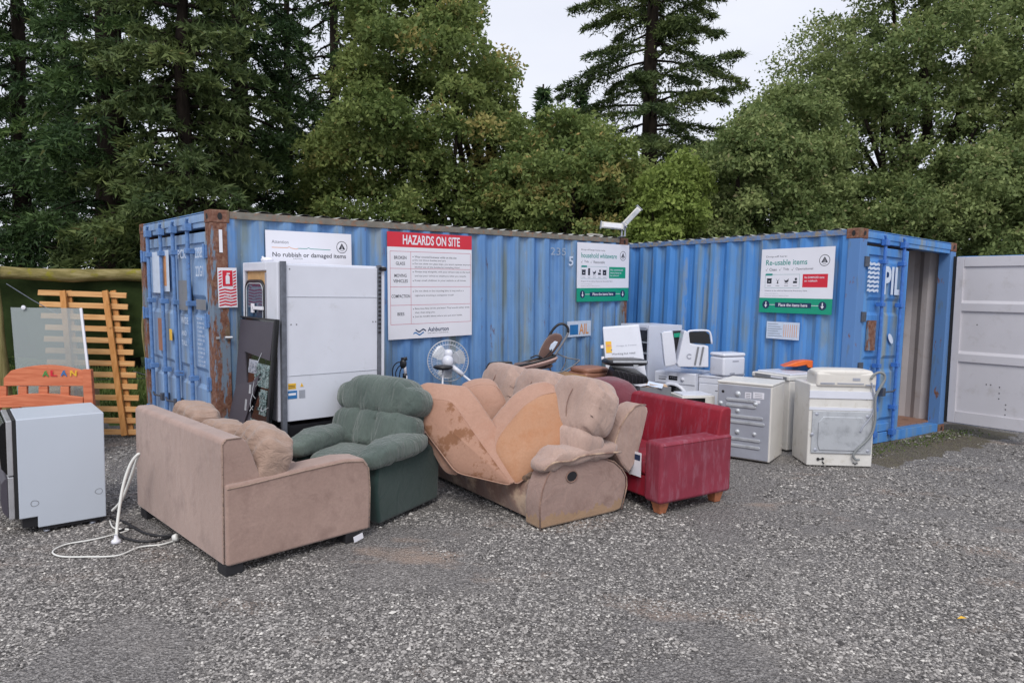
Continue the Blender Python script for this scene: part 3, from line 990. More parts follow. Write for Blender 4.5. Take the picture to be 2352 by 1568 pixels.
def placement_sign(name, label, C, x, z, w, h, head1, head2, ticks, box_mat, boxlines, icons, small):
    sg = sign_root(name, label, C, x, -.004, z)
    b = MB(); b.box(0, w, -.003, .004, h * .232, h); b.build('panel', 'sign_white', sg)
    b = MB(); b.box(0, w, -.0031, .0041, 0, h * .231); b.build('green_band', 'sign_green', sg)
    b = MB()
    b.text(head1, .07 * w, .86 * h, .3 * w if len(head1) < 18 else .45 * w, .028 * h / .8, 1, SY[0])
    b.text(head2, .07 * w, .745 * h, .58 * w if len(head2) < 16 else .68 * w, .068 * h / .8, 0, SY[0], off=.012)
    hazard_icon(b, .875 * w, .80 * h, .085 * h, 1, SY[0])
    tx = .07 * w
    for s_ in ticks:
        tick(b, tx, .655 * h, .038 * h / .8, 1, SY[0])
        ww = .017 * w * len(s_) * 1.25
        b.text(s_, tx + .055 * w, .655 * h, ww, .036 * h / .8, 1, SY[0])
        tx += ww + .09 * w
    frame_rect(b, .07 * w, .39 * h, .49 * w, .21 * h, .003, 0, SY[0])
    rect(b, .075 * w, .585 * h, .1 * w, .03 * h, 0, SY[1])
    for i in range(icons):
        cx = .07 * w + .49 * w * (i + .5) / icons
        cz = .50 * h
        s_ = .034 * w
        if i % 4 == 0:
            frame_rect(b, cx - s_, cz - s_, 2 * s_, 1.7 * s_, s_ * .7, 1, SY[0]); rect(b, cx - s_ * 1.1, cz + s_ * .7, 2.2 * s_, s_ * .25, 1, SY[0])
        elif i % 4 == 1:
            if icons == 5:
                rect(b, cx - s_ * .55, cz - s_ * 1.1, s_ * 1.1, s_ * 2.6, 1, SY[0])
            else:
                b.add([(cx - s_ * .8, SY[0], cz + s_), (cx, SY[0], cz), (cx + s_ * .8, SY[0], cz + s_), (cx + s_ * .15, SY[0], cz - s_ * .2), (cx + s_ * .4, SY[0], cz - s_), (cx - s_ * .4, SY[0], cz - s_), (cx - s_ * .15, SY[0], cz - s_ * .2)], [tuple(range(7))], 1)
        elif i % 4 == 2:
            b.add([(cx - s_, SY[0], cz + s_ * .6), (cx - s_ * .5, SY[0], cz + s_ * .1), (cx + s_ * .3, SY[0], cz + s_ * .2), (cx + s_ * .9, SY[0], cz + s_ * .9), (cx + s_ * .9, SY[0], cz - s_ * .1), (cx + s_ * .4, SY[0], cz - s_ * .6), (cx - s_ * .5, SY[0], cz - s_ * .6)], [tuple(range(7))], 1)
            b.disc((cx - s_ * .4, SY[0], cz - s_), s_ * .2, (0, -1, 0), 8, 1); b.disc((cx + s_ * .4, SY[0], cz - s_), s_ * .2, (0, -1, 0), 8, 1)
        else:
            rect(b, cx - s_ * .8, cz - s_ * .9, 1.6 * s_, s_ * .8, 1, SY[0]); b.disc((cx + .3 * s_, SY[0], cz + s_ * .6), s_ * .5, (0, -1, 0), 10, 1)
        rect(b, cx - s_ * .8, cz - s_ * 1.9, s_ * 1.6, s_ * .14, 2, SY[0])
    rect(b, .60 * w, .40 * h, .33 * w, .20 * h, 4, SY[0])
    for i, (s_, ww) in enumerate(boxlines):
        b.text(s_, .625 * w, (.535 - .052 * i) * h, ww * w, .024 * h / .8, 3, SY[1], off=.01)
    b.text(small[0], .07 * w, .335 * h, .6 * w, .016 * h / .8, 1, SY[0], off=.01)
    b.text(small[1], .07 * w, .295 * h, .2 * w, .009, 2, SY[0]); b.text(small[2], .07 * w, .26 * h, .35 * w, .009, 2, SY[0])
    for cx in (.1 * w, .88 * w):
        cz = .125 * h
        b.disc((cx, SY[0], cz), .065 * h, (0, -1, 0), 22, 5)
        s_ = .045 * h
        b.add([(cx - s_ * .18, SY[1], cz + s_), (cx - s_ * .18, SY[1], cz - s_ * .1), (cx - s_ * .6, SY[1], cz - s_ * .1), (cx, SY[1], cz - s_), (cx + s_ * .6, SY[1], cz - s_ * .1), (cx + s_ * .18, SY[1], cz - s_ * .1), (cx + s_ * .18, SY[1], cz + s_)], [tuple(range(7))], 3)
    rect(b, .15 * w, .122 * h, .68 * w, .006, 3, SY[0])
    rect(b, .235 * w, .088 * h, .50 * w, .075 * h, 5, SY[1])
    b.text('Place the items here', .285 * w, .103 * h, .40 * w, .038 * h / .8, 3, SY[2], off=.02)
    b.build('lettering', ['sign_teal_ink', 'ink', 'ink_grey', 'sign_white', box_mat, 'ink_navy'], sg)
    return sg
placement_sign('drop_off_sign', 'white and green drop-off sign reading household whiteware, at the container joint', C1, 4.93, 1.66, 1.14, .83,
               'Drop-off large home only:', 'household whiteware', ['Tidy', 'Reasonable'], 'sign_green', [('No commercial', .25), ('items here to', .22), ('be placed', .17)], 5,
               ('Subject to be sold at Resource Recovery Park', 'ashburtondc.govt.nz', 'Ashburton Resource Recovery Park'))
placement_sign('drop_off_sign', 'white and green drop-off sign reading Re-usable items, with a red box', C2, -1.31, 1.57, 1.01, .82,
               'Drop-off here:', 'Re-usable items', ['Clean', 'Tidy', 'Operational'], 'sign_red', [('No DAMAGED items', .26), ('or rubbish', .17)], 4,
               ('Subject to be sold at Resource Recovery Park', 'ashburtondc.govt.nz', 'Ashburton Resource Recovery Park'))
sg = sign_root('paper_notice', 'small faded white paper notice below the Re-usable items sign', C2, -1.18, -.003, 1.235)
b = MB(); b.box(0, .235, -.001, .002, 0, .22); b.box(.237, .47, -.001, .002, 0, .22); b.build('sheet', 'white_faded', sg)
b = MB()
for i in range(6):
    rect(b, .02, .185 - i * .03, .15 + .03 * (i % 3), .005, 0, -.0025)
for i in range(7):
    rect(b, .25 + i * .03, .03, .008, .16, 1, -.0025)
b.build('lettering', ['ink_grey', 'ink_orange'], sg)
# ------------------------------------------------------------------ trees
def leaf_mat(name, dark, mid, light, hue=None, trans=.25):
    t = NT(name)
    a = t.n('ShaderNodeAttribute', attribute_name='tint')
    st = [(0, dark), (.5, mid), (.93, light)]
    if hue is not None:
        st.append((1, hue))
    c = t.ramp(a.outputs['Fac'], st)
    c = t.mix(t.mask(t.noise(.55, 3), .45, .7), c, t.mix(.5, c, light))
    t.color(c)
    t.set(.6, 0, .25)
    tb = t.n('ShaderNodeBsdfTranslucent')
    t.l(c, tb.inputs['Color'])
    ms = t.n('ShaderNodeMixShader')
    ms.inputs[0].default_value = trans
    t.l(t.b.outputs[0], ms.inputs[1]); t.l(tb.outputs[0], ms.inputs[2]); t.l(ms.outputs[0], t.out.inputs[0])
    M[name] = t.m
leaf_mat('needles_dark', (.020, .042, .018, 1), (.050, .095, .034, 1), (.125, .195, .055, 1), (.16, .16, .06, 1), .25)
leaf_mat('needles_mid', (.035, .062, .026, 1), (.085, .125, .042, 1), (.17, .205, .065, 1), (.25, .20, .08, 1), .25)
leaf_mat('leaves_olive', (.072, .115, .034, 1), (.165, .225, .068, 1), (.300, .350, .115, 1), (.50, .35, .14, 1), .42)
leaf_mat('leaves_green', (.070, .108, .038, 1), (.170, .230, .080, 1), (.320, .370, .145, 1), (.42, .36, .20, 1), .38)
leaf_mat('leaves_lime', (.11, .15, .030, 1), (.19, .26, .06, 1), (.31, .38, .10, 1), None, .4)
t = NT('bark')
t.color(t.ramp(t.noise(6, 6, .65, (1, 1, .3)), [(.3, S(26, 21, 19)), (.7, S(60, 52, 46))]))
t.bump(t.noise(12, 5, .6, (1, 1, .2)), .8, .04)
M['bark'] = t.set(.95, 0, .15)

def W3(u, v, Y):
    p = atY(u, v, Y)
    return np.array([p.x, p.y, p.z])

def trunk_mb(base, top, r0, bend=.2, seed=0, n=10):
    b = MB()
    q = random.Random(seed)
    pts, rr = [], []
    for i in range(n + 1):
        k = i / n
        p = Vector(base).lerp(Vector(top), k)
        p += Vector((q.uniform(-bend, bend), q.uniform(-bend, bend), 0)) * (k * (1 - k) * 2)
        pts.append(p)
        rr.append(r0 * (1.25 if i == 0 else 1) * (1 - k * .82))
    b.tube(pts, rr, 9)
    return b, pts, rr

def leaf_cards(P, D, ln, wd, rs):
    """rhombus leaves: centres P, long axis D (unit), random roll"""
    n = len(P)
    rv = rs.normal(size=(n, 3))
    s = np.cross(D, rv)
    s /= np.linalg.norm(s, axis=1)[:, None] + 1e-9
    ln = np.asarray(ln)[:, None] if np.ndim(ln) else ln
    wd = np.asarray(wd)[:, None] if np.ndim(wd) else wd
    a, c = P - D * ln * .5, P + D * ln * .5
    b_, d_ = P + s * wd * .5, P - s * wd * .5
    return np.stack([a, b_, c, d_], 1).reshape(-1, 3), np.arange(n * 4).reshape(-1, 4)

def conifer(label, x, y, H, rbase, z0, mat, seed, dens=1.0, droop=.35, group='trees behind the containers', sparse=.0, card=.15, top_r=.15, prof=1.0, rtrunk=.28, levels=30, ntuft=9, hang=.9):
    root = thing('conifer', label, 'tree', (x, y, 0), group=group)
    rs = np.random.RandomState(seed)
    b, _, _ = trunk_mb((0, 0, -.1), (0, 0, H), rtrunk, .1, seed)
    tr_ = b.build('trunk', 'bark', root, smooth=True)
    bb = MB()
    Ps, Ds, Ts, Ls = [], [], [], []
    for li in range(levels):
        k = li / (levels - 1)
        z = z0 + (H * .98 - z0) * k
        Rl = (rbase * (1 - k) ** prof + top_r) * rs.uniform(.75, 1.15)
        nb = rs.randint(4, 7)
        a0 = rs.rand() * 6.28
        for bi in range(nb):
            if rs.rand() < sparse:
                continue
            a = a0 + bi * 6.283 / nb + rs.uniform(-.35, .35)
            Rb = Rl * rs.uniform(.65, 1.15)
            d = np.array([math.cos(a), math.sin(a), 0])
            side = np.array([-d[1], d[0], 0])
            m_ = max(4, int(Rb / .30))
            up = rs.uniform(-.12, .38)
            tt = np.linspace(0, 1, m_ + 1)
            line = d[None] * (tt * Rb)[:, None]
            line[:, 2] = z + rs.uniform(-.30, .30) + Rb * (up * tt - droop * tt ** 2 + .10 * np.maximum(tt - .7, 0))
            bb.tube([tuple(p) for p in line[::2]] if m_ > 4 else [tuple(p) for p in line], [max(.008, .045 * (1 - q * .9)) for q in (tt[::2] if m_ > 4 else tt)], 4, caps=False)
            tone = rs.uniform(-.2, .24)
            # twigs along the branch, each a row of short needle tufts
            nt = max(6, int(15 * dens * Rb))
            q = rs.uniform(.10, 1, nt) ** .7
            base_ = np.stack([np.interp(q, tt, line[:, i]) for i in range(3)], 1)
            sg = np.sign(rs.uniform(-1, 1, nt))
            tl = (.30 * Rb * (1.08 - q) + .14) * rs.uniform(.6, 1.2, nt)
            td = side[None] * (sg * .8)[:, None] + d[None] * rs.uniform(.35, .9, nt)[:, None] + np.array([0, 0, -1]) * rs.uniform(.0, hang, nt)[:, None]
            td /= np.linalg.norm(td, axis=1)[:, None]
            m2 = ntuft
            s_ = np.tile((np.arange(m2) + .5) / m2, nt) + rs.uniform(-.04, .04, nt * m2)
            P = np.repeat(base_, m2, 0) + np.repeat(td, m2, 0) * (s_ * np.repeat(tl, m2))[:, None]
            P[:, 2] -= .35 * (s_ ** 2) * np.repeat(tl, m2) * hang
            P += rs.normal(0, .022, P.shape)
            D = np.repeat(td, m2, 0) * .7 + rs.normal(0, .5, P.shape) + np.array([0, 0, .1])
            D /= np.linalg.norm(D, axis=1)[:, None]
            Ps.append(P); Ds.append(D)
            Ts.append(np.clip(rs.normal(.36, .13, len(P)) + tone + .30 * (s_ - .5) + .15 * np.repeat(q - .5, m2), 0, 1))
            Ls.append(card * rs.uniform(.55, 1.3, len(P)))
    bb.build('branch', 'bark', root, smooth=True)['kind'] = 'stuff'
    P, D, T_, Ln = map(np.concatenate, (Ps, Ds, Ts, Ls))
    rv = rs.normal(size=P.shape)
    s_ = np.cross(D, rv); s_ /= np.linalg.norm(s_, axis=1)[:, None] + 1e-9
    w = (Ln * .17)[:, None]
    V = np.stack([P - s_ * w, P + s_ * w, P + D * Ln[:, None]], 1).reshape(-1, 3)
    F = np.arange(len(V)).reshape(-1, 3)
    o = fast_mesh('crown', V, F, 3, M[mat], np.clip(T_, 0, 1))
    o.parent = root
    return root

def in_poly(poly, u, v):
    c = np.zeros(len(u), bool)
    n = len(poly)
    for i in range(n):
        x1, y1 = poly[i]; x2, y2 = poly[(i + 1) % n]
        k = ((y1 > v) != (y2 > v))
        xi = (x2 - x1) * (v - y1) / ((y2 - y1) or 1e-9) + x1
        c ^= k & (u < xi)
    return c

def broadleaf(name, label, ub, yb, topv, poly, depth, nclump, rc, nleaf, ll, mat, seed, rtrunk=.2, group='trees behind the containers', holes=(), droop=.25, shell=.75, wr=.5, nlimb=9, rusty=.0):
    """crown made of leaf clumps; poly bounds the crown's spread (width and height) at distance yb"""
    bx_ = atY(ub, 668, yb).x
    root = thing(name, label, 'tree', (bx_, yb, 0), group=group)
    rs = np.random.RandomState(seed)
    us = np.array([p[0] for p in poly]); vs_ = np.array([p[1] for p in poly])
    C = []
    tries = 0
    cu, cv = us.mean(), vs_.mean()
    while len(C) < nclump and tries < 60000:
        tries += 1
        u, v = rs.uniform(us.min(), us.max()), rs.uniform(vs_.min(), vs_.max())
        if not in_poly(poly, np.array([u]), np.array([v]))[0]:
            continue
        if any(math.hypot(u - a, v - b_) < r_ for a, b_, r_ in holes):
            continue
        ctr = W3(u, v, yb)
        # thickness profile: rounded towards the edge of the spread
        e = min(abs(u - us.min()), abs(us.max() - u)) / (us.max() - us.min()) * 2
        e2 = min(1, (v - vs_.min()) / (vs_.max() - vs_.min()) * 2.2)
        th = depth * math.sqrt(max(.12, min(1, e * 1.4) * max(.25, e2)))
        dy = rs.uniform(-1, 1)
        dy = math.copysign(abs(dy) ** .6, dy) * th if rs.rand() < .8 else dy * th * .6
        # keep clump's direction from the trunk, real position offset in depth
        P = ctr + np.array([0, dy, 0])
        r_ = rc * rs.uniform(.45, 1.35)
        C.append((P, r_, rs.uniform(-.22, .22) if rs.rand() > rusty else .56))
    Ps, Ds, Ts = [], [], []
    for P, r_, tone in C:
        n = int(nleaf * (r_ / rc) ** 2)
        q = rs.normal(size=(n, 3))
        q /= np.linalg.norm(q, axis=1)[:, None]
        q[:, 2] = np.where(q[:, 2] < -.45, -q[:, 2] * .5, q[:, 2])
        rad = r_ * (shell + (1 - shell) * rs.rand(n)) * (1 + wr * (rs.rand(n) - .5))
        p = P + q * rad[:, None] * np.array([1, 1, 1.0 if r_ < rc else .85])
        D = q * .6 + np.array([0, 0, -droop]) + rs.normal(0, .6, (n, 3))
        D /= np.linalg.norm(D, axis=1)[:, None]
        Ps.append(p); Ds.append(D)
        Ts.append(np.clip(rs.normal(.45, .16, n) + tone + .10 * q[:, 2], 0, .97))  # clump tops tinted lighter: light from above put into the leaf colour
    P, D, T_ = map(np.concatenate, (Ps, Ds, Ts))
    T_[rs.rand(len(T_)) < .012] = 1
    Ln = ll * rs.uniform(.6, 1.35, len(P))
    V, F = leaf_cards(P - np.array([bx_, yb, 0]), D, Ln, Ln * .52, rs)
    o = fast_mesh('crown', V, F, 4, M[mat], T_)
    o.parent = root
    topz = W3(ub, topv, yb)[2]
    b, pts, rr = trunk_mb((0, 0, -.1), (0.2, 0, topz), rtrunk, .5, seed)
    b.build('trunk', 'bark', root, smooth=True)
    q = random.Random(seed)
    lb = MB()
    for i in range(nlimb):
        P, r_, _ = C[q.randrange(len(C))]
        k = q.randrange(2, 7)
        a = pts[k]
        e = Vector(P - np.array([bx_, yb, 0]))
        if e.z < a.z + .3:
            continue
        mid = a.lerp(e, .5) + Vector((q.uniform(-.3, .3), q.uniform(-.3, .3), .3))
        lb.tube(smooth_path([a, mid, e], 4), [rr[k] * .55 * (1 - j / 9 * .85) for j in range(9)], 6)
    lb.build('limb', 'bark', root, smooth=True)
    return root

TX = lambda u, Y: (u - 1176) / FPX * Y
conifer('dark spruce at the left edge of the photo, hanging branches', TX(60, 19), 19, 17, 3.4, 1.2, 'needles_dark', 3, 1.6, .42)
conifer('massive dark spruce with the thickest trunk, left of the container doors', TX(265, 15.5), 15.5, 16, 3.3, 1.9, 'needles_dark', 4, 1.9, .38, rtrunk=.42)
conifer('spruce with bright green branch tips above the container doors', TX(430, 14), 14, 12.5, 2.5, 2.5, 'needles_mid', 9, 2.1, .34, rtrunk=.2)
conifer('tall dark spruce rising behind the No rubbish notice', TX(556, 17), 17, 16, 2.7, 2.2, 'needles_dark', 6, 1.7, .4, rtrunk=.3)
conifer('thin wispy spruce whose bare trunk shows against the sky', TX(768, 20), 20, 18, 2.1, 5.5, 'needles_dark', 8, .9, .6, sparse=.18, rtrunk=.2, hang=1.8)
conifer('small dark spruce filling the gap near the wispy one', TX(664, 22), 22, 13, 2.4, 2.5, 'needles_dark', 12, 1.4, .45, rtrunk=.24)
conifer('dark spruce far left, behind the mossy fence', TX(165, 23), 23, 15, 3.2, 1.5, 'needles_dark', 15, 1.4, .4)
conifer('tall conifer with open layered branches against the pale sky', TX(1478, 23), 23, 19, 3.9, 4.2, 'needles_mid', 21, 2.4, .26, sparse=.06, card=.15, hang=.6, ntuft=10, rtrunk=.36, prof=.6, levels=32)
conifer('tiny far conifer tip showing in the gap of sky, left one', TX(1237, 40), 40, 13.6, 2.4, 3, 'needles_dark', 31, .5, .3, card=.4, ntuft=4)
conifer('tiny far conifer tip showing in the gap of sky, right one', TX(1322, 38), 38, 13.0, 2.8, 3, 'needles_dark', 32, .6, .2, card=.4, ntuft=4)
conifer('dark spruce beyond the left edge, only its branch ends in view', TX(-170, 17), 17, 15, 3.2, 1.2, 'needles_dark', 51, 1.3, .42)
broadleaf('broadleaf_tree', 'big olive green deciduous tree above the HAZARDS ON SITE board', 1085, 17, 90,
          [(720, 520), (700, 420), (755, 330), (765, 275), (820, 180), (800, 60), (820, -90), (1060, -90), (1100, 20), (1085, 90), (1140, 150), (1170, 190), (1165, 250), (1200, 330), (1230, 420), (1210, 540)],
          2.6, 560, .40, 215, .115, 'leaves_olive', 41, .24, holes=((945, 245, 40), (1010, 285, 52), (1035, 215, 16), (1165, 400, 30), (1080, 395, 34), (790, 470, 26), (900, 330, 16), (1060, 30, 18), (880, 60, 16), (1088, 470, 14)), nlimb=22, rusty=.05)
broadleaf('broadleaf_tree', 'bushy olive tree with rusty brown patches, above the household whiteware sign', 1290, 15.5, 380,
          [(1120, 560), (1130, 430), (1190, 340), (1240, 290), (1320, 280), (1390, 310), (1420, 360), (1460, 360), (1480, 390), (1460, 430), (1470, 560)],
          1.8, 330, .34, 200, .105, 'leaves_olive', 42, .16, nlimb=10, rusty=.10)
broadleaf('feathery_shrub', 'low lime green feathery bush between the two container roofs', 1490, 14, 480,
          [(1440, 560), (1450, 480), (1500, 410), (1560, 380), (1620, 420), (1600, 560)],
          1.0, 130, .28, 230, .095, 'leaves_lime', 43, .08, nlimb=4, droop=.6)
broadleaf('evergreen_tree', 'rounded grey green evergreen over the middle of the right container', 1700, 15, 330,
          [(1520, 560), (1540, 470), (1600, 420), (1620, 350), (1680, 310), (1730, 250), (1790, 220), (1850, 230), (1900, 300), (1920, 570)],
          2.0, 520, .32, 190, .09, 'leaves_green', 44, .2, nlimb=8)
broadleaf('evergreen_tree', 'large tallest evergreen rising out of the top right of the photo', 2080, 16.5, 60,
          [(1810, 560), (1810, 300), (1860, 190), (1890, 100), (1960, 30), (1990, -40), (2050, -120), (2480, -120), (2500, 560)],
          2.6, 980, .36, 200, .095, 'leaves_green', 45, .28, nlimb=14)
broadleaf('evergreen_tree', 'dense low evergreen behind the open grey container door', 2250, 14, 420,
          [(1960, 600), (2000, 500), (2100, 420), (2200, 350), (2350, 330), (2480, 360), (2500, 620)],
          1.6, 460, .30, 185, .088, 'leaves_green', 46, .16, nlimb=6)
broadleaf('evergreen_tree', 'airy evergreen with thin see-through twigs against the sky', 1840, 18.5, 90,
          [(1770, 260), (1780, 190), (1835, 50), (1880, 10), (1960, 20), (1960, 260)],
          1.0, 46, .40, 110, .09, 'leaves_green', 47, .07, nlimb=16, wr=1.0)
# far dark shelter belt and low hills closing the view under the crowns
b = MB()
nv = 160
prof_ = [(x, 46 + 3 * math.sin(x * .07), 5.2 + 1.5 * mnoise.noise(Vector((x * .12, 0, 5))) + .8 * mnoise.noise(Vector((x * .6, 3, 5)))) for x in np.linspace(-9, 75, nv)]
vs = []
for x, y, z in prof_:
    vs += [(x, y, -.5), (x, y + 1.5, z), (x, y + 6, -.5)]
fs = []
for i in range(nv - 1):
    fs += [(3 * i, 3 * i + 3, 3 * i + 4, 3 * i + 1), (3 * i + 1, 3 * i + 4, 3 * i + 5, 3 * i + 2)]
b.add(vs, fs)
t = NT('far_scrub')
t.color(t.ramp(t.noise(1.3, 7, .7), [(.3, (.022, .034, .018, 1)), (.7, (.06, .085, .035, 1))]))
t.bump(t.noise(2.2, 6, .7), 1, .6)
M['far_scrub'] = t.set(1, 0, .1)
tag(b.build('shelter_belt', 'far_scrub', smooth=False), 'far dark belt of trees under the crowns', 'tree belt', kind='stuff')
b = MB()
vs = []
xs2 = np.linspace(-260, 200, 120)
for x in xs2:
    z = 7 + 5 * mnoise.noise(Vector((x * .012, 1, 0))) + 1.5 * mnoise.noise(Vector((x * .06, 1, 0)))
    vs += [(x, 215, -1), (x, 228, z)]
b.add(vs, [(2 * i, 2 * i + 2, 2 * i + 3, 2 * i + 1) for i in range(119)])
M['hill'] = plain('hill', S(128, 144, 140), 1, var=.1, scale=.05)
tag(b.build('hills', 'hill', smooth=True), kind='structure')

# grass on the bank behind the fence
rs = np.random.RandomState(5)
n = 42000
gx = rs.uniform(-13, -2.7, n); gy = rs.uniform(9.4, 14.5, n)
P = np.stack([gx, gy, np.full(n, .05)], 1)
D = np.stack([rs.normal(0, .35, n), rs.normal(0, .35, n), np.ones(n)], 1)
D /= np.linalg.norm(D, axis=1)[:, None]
leaf_mat('grass_blade', (.05, .08, .02, 1), (.09, .14, .035, 1), (.16, .21, .06, 1), (.24, .22, .12, 1), .3)
Lg = rs.uniform(.08, .24, n)
P[:, 2] = Lg * .4
V, F = leaf_cards(P, D, Lg, Lg * .12, rs)
tag(fast_mesh('grass', V, F, 4, M['grass_blade'], rs.rand(n)), 'rough green grass growing beyond the mossy fence', 'grass', kind='stuff')
# moss tufts and weeds along the foot of the right container
n = 900
q = rs.uniform(.0, 1, n)
e0, e1 = C2 @ Vector((.05, -.1, 0)), C2 @ Vector((.12, 2.7, 0))
P = np.stack([e0.x + (e1.x - e0.x) * q, e0.y + (e1.y - e0.y) * q, np.zeros(n)], 1)
P[:, 0] += rs.normal(.04, .10, n); P[:, 1] += -np.abs(rs.normal(.0, .16, n))
D = np.stack([rs.normal(0, .8, n), rs.normal(0, .8, n), np.ones(n)], 1); D /= np.linalg.norm(D, axis=1)[:, None]
Lg = rs.uniform(.01, .045, n)
P[:, 2] = .06 + Lg * .3
V, F = leaf_cards(P, D, Lg, Lg * .35, rs)
tag(fast_mesh('weeds', V, F, 4, M['grass_blade'], rs.rand(n)), 'thin moss and weeds at the foot of the right container', 'weeds', kind='stuff')

# ------------------------------------------------------------------ fence on the left
fe = thing('fence', 'old mossy post and round rail fence hung with dark green shade cloth', 'fence', (-6.2, 8.45, 0))
b, _, _ = trunk_mb((-.02, -.08, -.1), (-.10, -.08, 2.17), .115, .02, 2)
b.build('post', 'post_wood', fe, smooth=True)
b, _, _ = trunk_mb((2.02, .32, -.1), (2.02, .32, 2.0), .07, .02, 5)
b.build('post', 'post_wood', fe, smooth=True)
b = MB()
pts = [(-.5 + .3 * i, -.02 + .045 * i, 1.985 + .012 * math.sin(i * 1.3)) for i in range(10)]
b.tube(pts, [.078 + .008 * math.sin(i * 2) for i in range(10)], 12)
b.build('rail', 'mossy_rail', fe, smooth=True)
b = MB()
b.grid(lambda i, j: (-1.0 + 3.05 * i, .20 + .15 * i + .03 * math.sin(i * 23 + j * 2) + .04 * mnoise.noise(Vector((i * 5, j * 3, 0))), .92 + .04 * math.sin(i * 9) + j * 1.02), 60, 14)
b.build('shade_cloth', 'shade_cloth', fe, smooth=True)
b = MB()
b.tube([(0.02, -.05, 1.86), (.32, -.02, 1.66), (.60, -.0, 1.50)], .006, 5)
b.tube([(-.4, .1, .62), (2.0, .3, .70)], .005, 5)
b.tube([(1.4, .2, .78), (1.7, .2, .70), (2.05, .3, .70)], .006, 5)
b.build('wire', 'steel_dark', fe)
# bare creeper stem beside the container doors
b = MB()
vb = [atY(330, 690, 8.25), atY(328, 760, 8.25), atY(336, 830, 8.27), atY(338, 880, 8.25), atY(350, 1010, 8.2)]
b.tube(smooth_path([(p.x - vb[0].x, p.y - vb[0].y, p.z) for p in [atY(325, 560, 8.3)] + vb], 4), .014, 6)
o = b.build('creeper_stem', 'post_wood', smooth=True)
o.location = (vb[0].x, vb[0].y, 0)
tag(o, 'bare woody creeper stem climbing at the left corner of the container doors', 'plant stem')

# ------------------------------------------------------------------ racked trellis frame
def plank(root, name, a, b_, w, th, nrm, mat):
    """board from a to b_, width w (in the plane), thickness th along nrm"""
    a, b_, nrm = Vector(a), Vector(b_), Vector(nrm).normalized()
    d = (b_ - a).normalized()
    s = d.cross(nrm).normalized() * (w / 2)
    mb = MB()
    t_ = nrm * th
    vs = [a - s, b_ - s, b_ + s, a + s]
    mb.prism(vs, t_)
    return mb.build(name, mat, root, bevel=.003, seg=1)
p0 = gnd(245, 1003)
tl = thing('trellis', 'orange pine slatted frame leaning on the fence, racked to one side', 'trellis', (p0.x, p0.y, 0))
DY = .27          # lean: the top lies this much further back
nrm = Vector((0, -1, .16)).normalized()
for i in range(13):
    k = i / 12
    v = 672 + (990 - 672) * k
    y = p0.y + DY * (1 - k)
    uL = 89 + 36 * min(1, k * 1.15) + (6 if i in (3, 7) else 0)
    uR = 292 + 42 * k * .9
    a, c_ = atY(uL, v + 0, y), atY(uR, v + 7 - 5 * k, y)
    pl = plank(tl, 'slat', a - tl.location, c_ - tl.location, .068, .02, nrm, 'pine_slat')
for (ut, ub_), fr in (((146, 176), 1), ((243, 288), 1), ((160, 190), 0), ((262, 304), 0)):
    yo = -.045 if fr else .045
    a, c_ = atY(ut, 668, p0.y + DY + yo), atY(ub_, 1000, p0.y + yo)
    plank(tl, 'upright', a - tl.location, c_ - tl.location, .07, .03, nrm, 'pine_upright')

# glass sheet
gp = [atY(24, 706, 8.1), atY(187, 708, 8.1), atY(211, 905, 7.85), atY(36, 912, 7.85)]
gs = thing('glass_sheet', 'clear glass sheet leaning on the slatted frame behind the headboard', 'glass', (gp[3].x, gp[3].y, 0))
gl_ = [p - gs.location for p in [gp[0], gp[1], atY(222, 1010, 7.72), atY(50, 1020, 7.72)]]
b = MB(); b.prism(gl_, (0, .008, .001)); b.build('pane', 'glass', gs)
b = MB()
q0, q1 = atY(186, 708, 8.085) - gs.location, atY(221, 1010, 7.70) - gs.location
b.tube([q0, q1], .016, 6)
b.build('edge_strip', 'sign_white', gs)
b = MB(); p = atY(55, 706, 8.08) - gs.location
b.lathe([(0, 0), (.025, .004), (.025, .014), (.0, .02)], 12, T=Matrix.Translation(p) @ Matrix.Rotation(R(90), 4, 'X'))
b.build('suction_cup', 'sign_white', gs)

# headboard of a child's bed
hb = gnd(4, 1043)
hbo = thing('headboard', 'reddish wooden child bed headboard with slots and coloured letter magnets', 'headboard', (hb.x, hb.y, 0))
HY0, HY1 = hb.y, hb.y + .16
def hp_(u, v):          # leaning plane: further back with height
    z = atY(u, v, HY0).z
    return atY(u, v, HY0 + .12 * max(0, z)) - hbo.location
def hboard(name, uv, th=.035, mat='bed_wood', fwd=0):
    b = MB()
    b.prism([hp_(u, v) + Vector((0, -fwd, 0)) for u, v in uv], (0, th, 0))
    return b.build(name, mat, hbo, bevel=.006, seg=2)
arch = [(8, 868)] + [(8 + (212 - 8) * k / 12, 862 - 24 * math.sin(math.pi * (k + 1.2) / 14)) for k in range(1, 12)]
hboard('top_rail', arch + [(203, 850), (192, 885), (192, 886), (8, 886)])
a2 = [(-8, 920)] + [(-8 + 200 * k / 10, 912 - 9 * math.sin(math.pi * k / 10)) for k in range(0, 11)]
hboard('middle_rail', a2 + [(192, 930), (-8, 936)], fwd=.012)
for u0, u1 in ((-4, 14), (41, 61), (88, 109), (138, 158)):
    hboard('slat', [(u0, 887), (u1, 887), (u1, 911), (u0, 911)])
for u0, u1 in ((26, 45), (74, 94), (122, 144)):
    hboard('slat', [(u0, 934), (u1, 934), (u1 + 4, 1006), (u0 + 4, 1006)])
hboard('lower_rail', [(-4, 1007), (200, 1000), (200, 1020), (-4, 1026)])
hboard('bed_post', [(190, 848), (210, 848), (223, 1030), (200, 1032)], .05, fwd=.015)
hboard('bed_post', [(-22, 860), (-6, 860), (7, 1044), (-10, 1046)], .05, fwd=.015)
